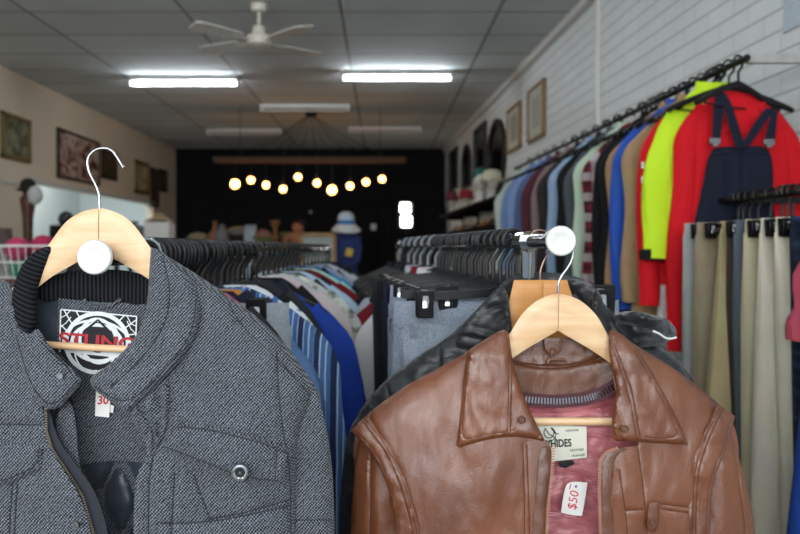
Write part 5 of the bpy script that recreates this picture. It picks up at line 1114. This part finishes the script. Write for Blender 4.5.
b = MB(); prof = [(.06, -.06), (.09, .0), (.10, .12), (.095, .16), (.13, .40), (.125, .55), (.06, .62), (.045, .66), (.045, .70)]; b.lathe([(r_, z) for r_, z in prof], (mx, my, mz(262) - .35), 'Z', 24, sy=.65); b.ball((mx - .01, my - .03, mz(229)), (.07, .085, .11), 16, 12, fn=lambda d: 1 + .12 * max(0, -d.y - .7) - .1 * max(0, -d.z) * abs(d.x)); b.build('torso', skin, mn, world=True)
topb = plain('deep_blue_top', '#1f2f66', .8, var=.3, vs=20); b = MB(); zt_ = mz(231.5); b.lathe([(.07, 0), (.11, -.03), (.14, -.06), (.145, -.20), (.13, -.40), (.14, -.62)], (mx, my, zt_), 'Z', 26, sy=.72); b.build('blue_top', topb, mn, world=True)
for s in (-1, 1): b = MB(); b.tube([(mx + s * .115, my, zt_ - .06), (mx + s * .145, my - .02, zt_ - .2), (mx + s * .13, my - .06, zt_ - .36), (mx + s * .07, my - .12, zt_ - .42)], [.05, .045, .04, .032], 12); b.build('sleeve', topb, mn, world=True)
b = MB(); b.box((mx + .035, my - .14, mz(252.5)), (.09, .03, .10), ry=.2, bev=.008); tag(b.build('handbag', plain('bright_yellow_leather', '#c7a81e', .5)), 'small bright yellow bag held before the blue topped mannequin', 'bag')
b = MB(); b.tube([(mx, my, .03), (mx, my, mz(262) - .3)], .018, 12); b.lathe([(.18, 0), (.18, .015), (.03, .03)], (mx, my, 0), 'Z', 24); b.build('stand', M['chrome'], mn, world=True)
ht_ = thing('sun_hat', 'floppy white sun hat with a blue band on the mannequin', 'hat', (mx - .01, my - .01, mz(225)))
b = MB(); b.lathe([(.095, -.01), (.105, .03), (.10, .09), (.085, .135), (.04, .16), (.005, .165)], (0, 0, 0), 'Z', 26); b.build('crown', plain('pale_blue_straw', '#b9c6d4', .8), ht_)
b = MB(); rings = []
for r_, z in ((.09, .02), (.13, -.015), (.17, -.06), (.185, -.085), (.18, -.09), (.125, -.03), (.088, .01)): rings.append([(r_ * math.cos(a), r_ * math.sin(a), z + .02 * math.sin(2 * a + 1) * (r_ - .08) * 8) for a in (2 * math.pi * k / 30 for k in range(30))])
b.loft(rings, False); b.build('brim', plain('white_straw', '#c4c6c6', .8), ht_); b = MB(); b.lathe([(.106, .0), (.108, .02), (.107, .055), (.10, .06)], (0, 0, 0), 'Z', 26); b.build('band', plain('cobalt_ribbon', '#2f6aa5', .6), ht_)
lp = thing('light_panel', 'bright white lit panel with a dark notch in the dark back opening', 'light panel', P(405, 215, 12.2)); lit = emit('lit_white_acrylic', '#fff8ea', 9.0)
for i, (x0_, y0_, x1_, y1_) in enumerate(((400, 203, 410.5, 213), (401, 216, 411.5, 227))):
    p0, p1 = P(x0_, y0_, 12.2), P(x1_, y1_, 12.2); b = MB(); b.box(((p0.x + p1.x) / 2, 12.2, (p0.z + p1.z) / 2), (p1.x - p0.x, .05, p0.z - p1.z), bev=.02); b.build('lit_face', lit, lp, world=True)
p0, p1 = P(399, 202, 12.25), P(413, 228, 12.25); b = MB(); b.box(((p0.x + p1.x) / 2, 12.26, (p0.z + p1.z) / 2), (p1.x - p0.x + .02, .04, p0.z - p1.z + .02)); b.build('backing', M['black_pl'], lp, world=True)
b = MB(); b.tube([((p0.x + p1.x) / 2, 12.27, .02), ((p0.x + p1.x) / 2, 12.27, p1.z)], .02, 10); b.lathe([(.2, 0), (.2, .02), (.03, .03)], ((p0.x + p1.x) / 2, 12.27, 0), 'Z', 20); b.build('stand', M['black_pl'], lp, world=True)
for px, py, s, lab in ((373.5, 227, .10, 'white thermostat box on the dark back wall near the curtain'), (310.5, 212, .045, 'tiny grey switch plate on the dark back wall')):
    p = P(px, py, 13.17); t = thing('wall_switch', lab, 'switch', p); b = MB(); b.box((0, 0, 0), (s, .05, s * 1.15), bev=.006); b.build('plate', M['grey_pl'] if s < .08 else M['white_pl'], t); b = MB(); b.box((0, -.028, 0), (s * .4, .012, s * .5), bev=.003); b.build('button', M['white_pl'], t)
# ================================================================ LEFT SIDE GOODS
tb = thing('side_table', 'long dark table under the pale hatch on the left', 'table', (-3.3, 9.2, 0)); tz = H + .10
b = MB(); b.box((-3.42, 9.15, tz - .02), (.6, 2.9, .04), bev=.005); b.build('table_top', cw, tb, world=True); b = MB(); b.box((-3.42, 9.15, tz - .13), (.54, 2.8, .18)); b.build('apron', cw, tb, world=True)
for sx in (-1, 1):
    for sy in (-1, 1): b = MB(); b.box((-3.42 + sx * .25, 9.15 + sy * 1.35, (tz - .2) / 2), (.05, .05, tz - .2)); b.build('leg', cw, tb, world=True)
def ontab(px, off=0): X = -3.52 + off; return X, (X * F) / (px - CX)
x, y = ontab(65); t = thing('radio', 'small black radio with a dark dome on the long side table', 'radio', (x, y, tz)); b = MB(); b.box((0, 0, .07), (.2, .34, .14), bev=.01); b.build('body', M['black_pl'], t); b = MB(); b.ball((0, .02, .21), (.08, .10, .09), 14, 8); b.build('dome', M['dark_pl'], t); b = MB(); b.tube([(0, .02, .12), (0, .02, .17)], .02, 8); b.build('stem', M['black_pl'], t)
x, y = ontab(28, .55); t = thing('hat_stand', 'carved brown wooden stand with a dark cap before the pale hatch', 'hat stand', (x, y, 0)); wd = wood('reddish_brown_wood', '#3d2013', '#5c3420', .4)
b = MB(); b.lathe([(.17, 0), (.17, .03), (.045, .08), (.035, .6), (.04, .9), (.038, H + .1), (.042, H + .25), (.055, H + .34), (.065, H + .40), (.04, H + .44), (.03, H + .50)], (0, 0, 0), 'Z', 20); b.build('post', wd, t)
b = MB(); b.ball((0, 0, H + .51), (.065, .065, .07), 16, 10); b.lathe([(.06, -.01), (.095, -.02), (.095, -.012), (.06, .01)], (.015, -.02, H + .49), 'Z', 20); tag(b.build('cap', plain('black_wool_cap', '#18120f', .9)), 'x', 'hat').parent = t; 
cp = [c for c in t.children if c.name.startswith('cap')][0]; del cp['label']; del cp['category']
b = MB(); b.ball((0, 0, 0), (.06, .06, .08), 16, 10, fn=lambda d: 1 + .1 * math.sin(6 * d.x) * math.sin(7 * d.z)); o = b.build('fur_hat', plain('white_fluff', '#bfc0bd', .95, bs=.8, bd=.01)); o.location = (x + .09, y - .06, H + .43); tag(o, 'fluffy white hat hung on the carved wooden stand', 'hat')
x, y = P(2, 0, 5.3).x, 5.3; t = thing('armchair', 'dark brown leather high backed chair at the left edge', 'chair', (x - .12, y, 0)); lc = leather('dark_brown_hide', '#26110a', '#3e1d11', .6, .4)
b = MB(); rr = []
for u in range(9): v = u / 8; rr.append([((.24 - .09 * v ** 2) * math.cos(a), .06 * math.sin(a) + .08 * v, .5 + 1.09 * v) for a in (2 * math.pi * k / 16 for k in range(16))])
b.loft(rr); b.build('backrest', lc, t); b = MB(); b.box((0, -.22, .45), (.52, .5, .12), bev=.03); b.build('seat', lc, t)
for sx in (-1, 1):
    for sy in (-.42, .0): b = MB(); b.tube([(sx * .21, sy, .42), (sx * .22, sy, 0)], [.025, .018], 10); b.build('leg', wd, t)
    b = MB(); b.tube([(sx * .27, -.42, .42), (sx * .28, -.40, .66), (sx * .27, .02, .70)], .03, 10); b.build('armrest', lc, t)
# white wire basket with pink and green bundles
bx, byy, bz = P(30, 0, 4.3).x, 4.3, H + .0; st_ = thing('stool', 'dark wooden stool carrying the white wire basket', 'stool', (bx, byy, 0)); sz = P(0, 278, 4.3).z
b = MB(); b.box((bx, byy, sz - .02), (.36, .36, .04), bev=.01); b.build('seat', wd, st_, world=True)
for sx in (-1, 1):
    for sy in (-1, 1): b = MB(); b.tube([(bx + sx * .14, byy + sy * .14, sz - .03), (bx + sx * .17, byy + sy * .17, 0)], .018, 8); b.build('leg', wd, st_, world=True)
bk = thing('wire_basket', 'white wire basket holding pink bundles left of the tweed jacket', 'basket', (bx, byy, sz)); top = P(0, 246, 4.3).z - sz
b = MB()
for z, k in ((.006, .78), (top, 1.0), (top * .5, .88)): b.tube([(.19 * k * sx, .15 * k * sy, z) for sx, sy in ((-1, -1), (1, -1), (1, 1), (-1, 1), (-1, -1))], .005 if z < top else .008, 6)
b.build('rim', M['white_pl'], bk)
b = MB()
for sy in (-1, 1):
    for i in range(9): u = -1 + i / 4; b.tube([(.19 * .78 * u, .15 * .78 * sy, .006), (.19 * u, .15 * sy, top)], .0035, 6)
for sx in (-1, 1):
    for i in range(1, 7): u = -1 + i / 3.5; b.tube([(.19 * .78 * sx, .15 * .78 * u, .006), (.19 * sx, .15 * u, top)], .0035, 6)
for i in range(7): u = -1 + i / 3; b.tube([(.148 * u, -.117, .006), (.148 * u, .117, .006)], .0035, 6)
b.build('wires', M['white_pl'], bk)
for nm, dx, dz, c, lab, rad in (('yarn_ball', -.075, top - .02, '#b93a62', 'pink wool ball at the left of the white wire basket', .072), ('yarn_ball', .08, top - .01, '#a8254f', 'deep pink wool ball at the right of the white wire basket', .075), ('yarn_ball', -.06, top - .14, '#2f7a5a', 'green wool ball low in the white wire basket', .062), ('yarn_ball', .07, top - .14, '#2b6e78', 'teal wool ball low in the white wire basket', .062)):
    b = MB(); b.ball((0, 0, 0), rad, 18, 12, fn=lambda d: 1 + .04 * math.sin(14 * d.x + 9 * d.z)); o = b.build(nm, plain('wool_' + c[1:], c, .95, bs=.6, vs=80)); o.location = (bx + dx, byy, sz + dz); tag(o, lab, 'wool', 'wool balls in the white wire basket')
b = MB(); b.ball((0, 0, 0), (.06, .06, .07), 16, 10); o = b.build('yarn_ball', plain('wool_pinkwhite', '#d9c3c9', .95, bs=.6, vs=80)); o.location = (bx + .17, byy + .2, sz + top + .02); tag(o, 'pinkish white wool ball behind the white basket by the hanger', 'wool', 'wool balls in the white wire basket')
b = MB(); b.box((bx + .17, byy + .24, (sz + top - .06) / 2), (.16, .16, sz + top - .06)); o = tag(b.build('plinth', cw), 'dark plinth behind the white wire basket', 'plinth')
# white carton with straw things on a table, back left
cx_, cy_ = P(163, 0, 7.4).x, 7.4; bt_ = thing('trestle_table', 'low dark trestle table under the white carton', 'table', (cx_, cy_, 0)); bz_ = P(0, 240, 7.4).z
b = MB(); b.box((cx_ - .1, cy_, bz_ - .02), (1.0, .5, .04), bev=.005); b.build('table_top', cw, bt_, world=True)
for sx in (-1, 1):
    for sy in (-1, 1): b = MB(); b.box((cx_ - .1 + sx * .45, cy_ + sy * .2, bz_ / 2 - .02), (.04, .04, bz_ - .04)); b.build('leg', cw, bt_, world=True)
t = thing('carton', 'white carton with straw goods on top beside the left rack', 'carton', (cx_, cy_ - .05, bz_)); hz_ = P(0, 223.5, 7.4).z - bz_
b = MB(); b.box((-.02, 0, hz_ / 2), (.25, .22, hz_), bev=.004); b.build('body', M['card'], t); b = MB(); b.box((-.02, -.08, hz_ + .008), (.25, .06, .01), rx=.2); b.build('flap', M['card'], t)
b = MB(); b.lathe([(.05, 0), (.10, .02), (.14, .015), (.14, .02), (.07, .045), (.05, .09), (.02, .095)], (0, 0, 0), 'Z', 22); o = b.build('straw_hat', straw); o.location = (cx_ - .03, cy_ - .03, bz_ + hz_ + .012); tag(o, 'straw hat lying on top of the white carton', 'hat')
t = thing('sack', 'grey crumpled sack leaning left of the white carton', 'sack', (cx_ - .28, cy_ - .05, bz_)); b = MB(); b.ball((0, 0, .07), (.16, .12, .085), 18, 12, fn=lambda d: 1 + .08 * math.sin(5 * d.x + 3) * math.sin(6 * d.y)); b.build('body', greyf, t); b = MB(); b.lathe([(.05, .14), (.03, .16), (.055, .19)], (0, 0, 0), 'Z', 14); b.build('neck', greyf, t)

# ================================================================ LIGHT, CAMERA
def area(name, loc, rot, sx, sy, power, col): 
    l = bpy.data.lights.new(name, 'AREA'); l.shape = 'RECTANGLE'; l.size, l.size_y = sx, sy; l.energy = power; l.color = col
    o = bpy.data.objects.new(name, l); COL.objects.link(o); o.location = loc; o.rotation_euler = rot; return o
area('shopfront_daylight', (yc(wl, wr_), FY - .25, 2.25), (R(76), 0, 0), wr_ - wl - .3, 1.4, WIN_POWER, (.93, .97, 1.0))
area('annex_lamp', (LX - .75, yc(OY0, OY1), CZ - .1), (0, 0, 0), .4, 2.5, 42, (.9, .97, 1.0))
wd_ = bpy.data.worlds.new('daylight'); SC.world = wd_; wd_.use_nodes = True; bg = wd_.node_tree.nodes['Background']; bg.inputs[0].default_value = (.75, .87, 1, 1); bg.inputs[1].default_value = .6
cam = bpy.data.cameras.new('camera'); co = bpy.data.objects.new('camera', cam); COL.objects.link(co); co.location = (0, 0, H); co.rotation_euler = (R(90), 0, 0)
cam.sensor_width = 36; cam.lens = 36 * F / 800; cam.shift_x = (400 - CX) / 800; cam.shift_y = -(267 - CY) / 800; cam.clip_start = .05
cam.dof.use_dof = True; cam.dof.focus_distance = .98; cam.dof.aperture_fstop = 5.0
SC.camera = co
SC.view_settings.view_transform = 'Standard'; SC.view_settings.look = 'None'; SC.view_settings.gamma = 1; SC.view_settings.use_curve_mapping = False; SC.view_settings.exposure = EXPO
SC.cycles.use_denoising = True; SC.cycles.max_bounces = 8; SC.cycles.sample_clamp_indirect = 4
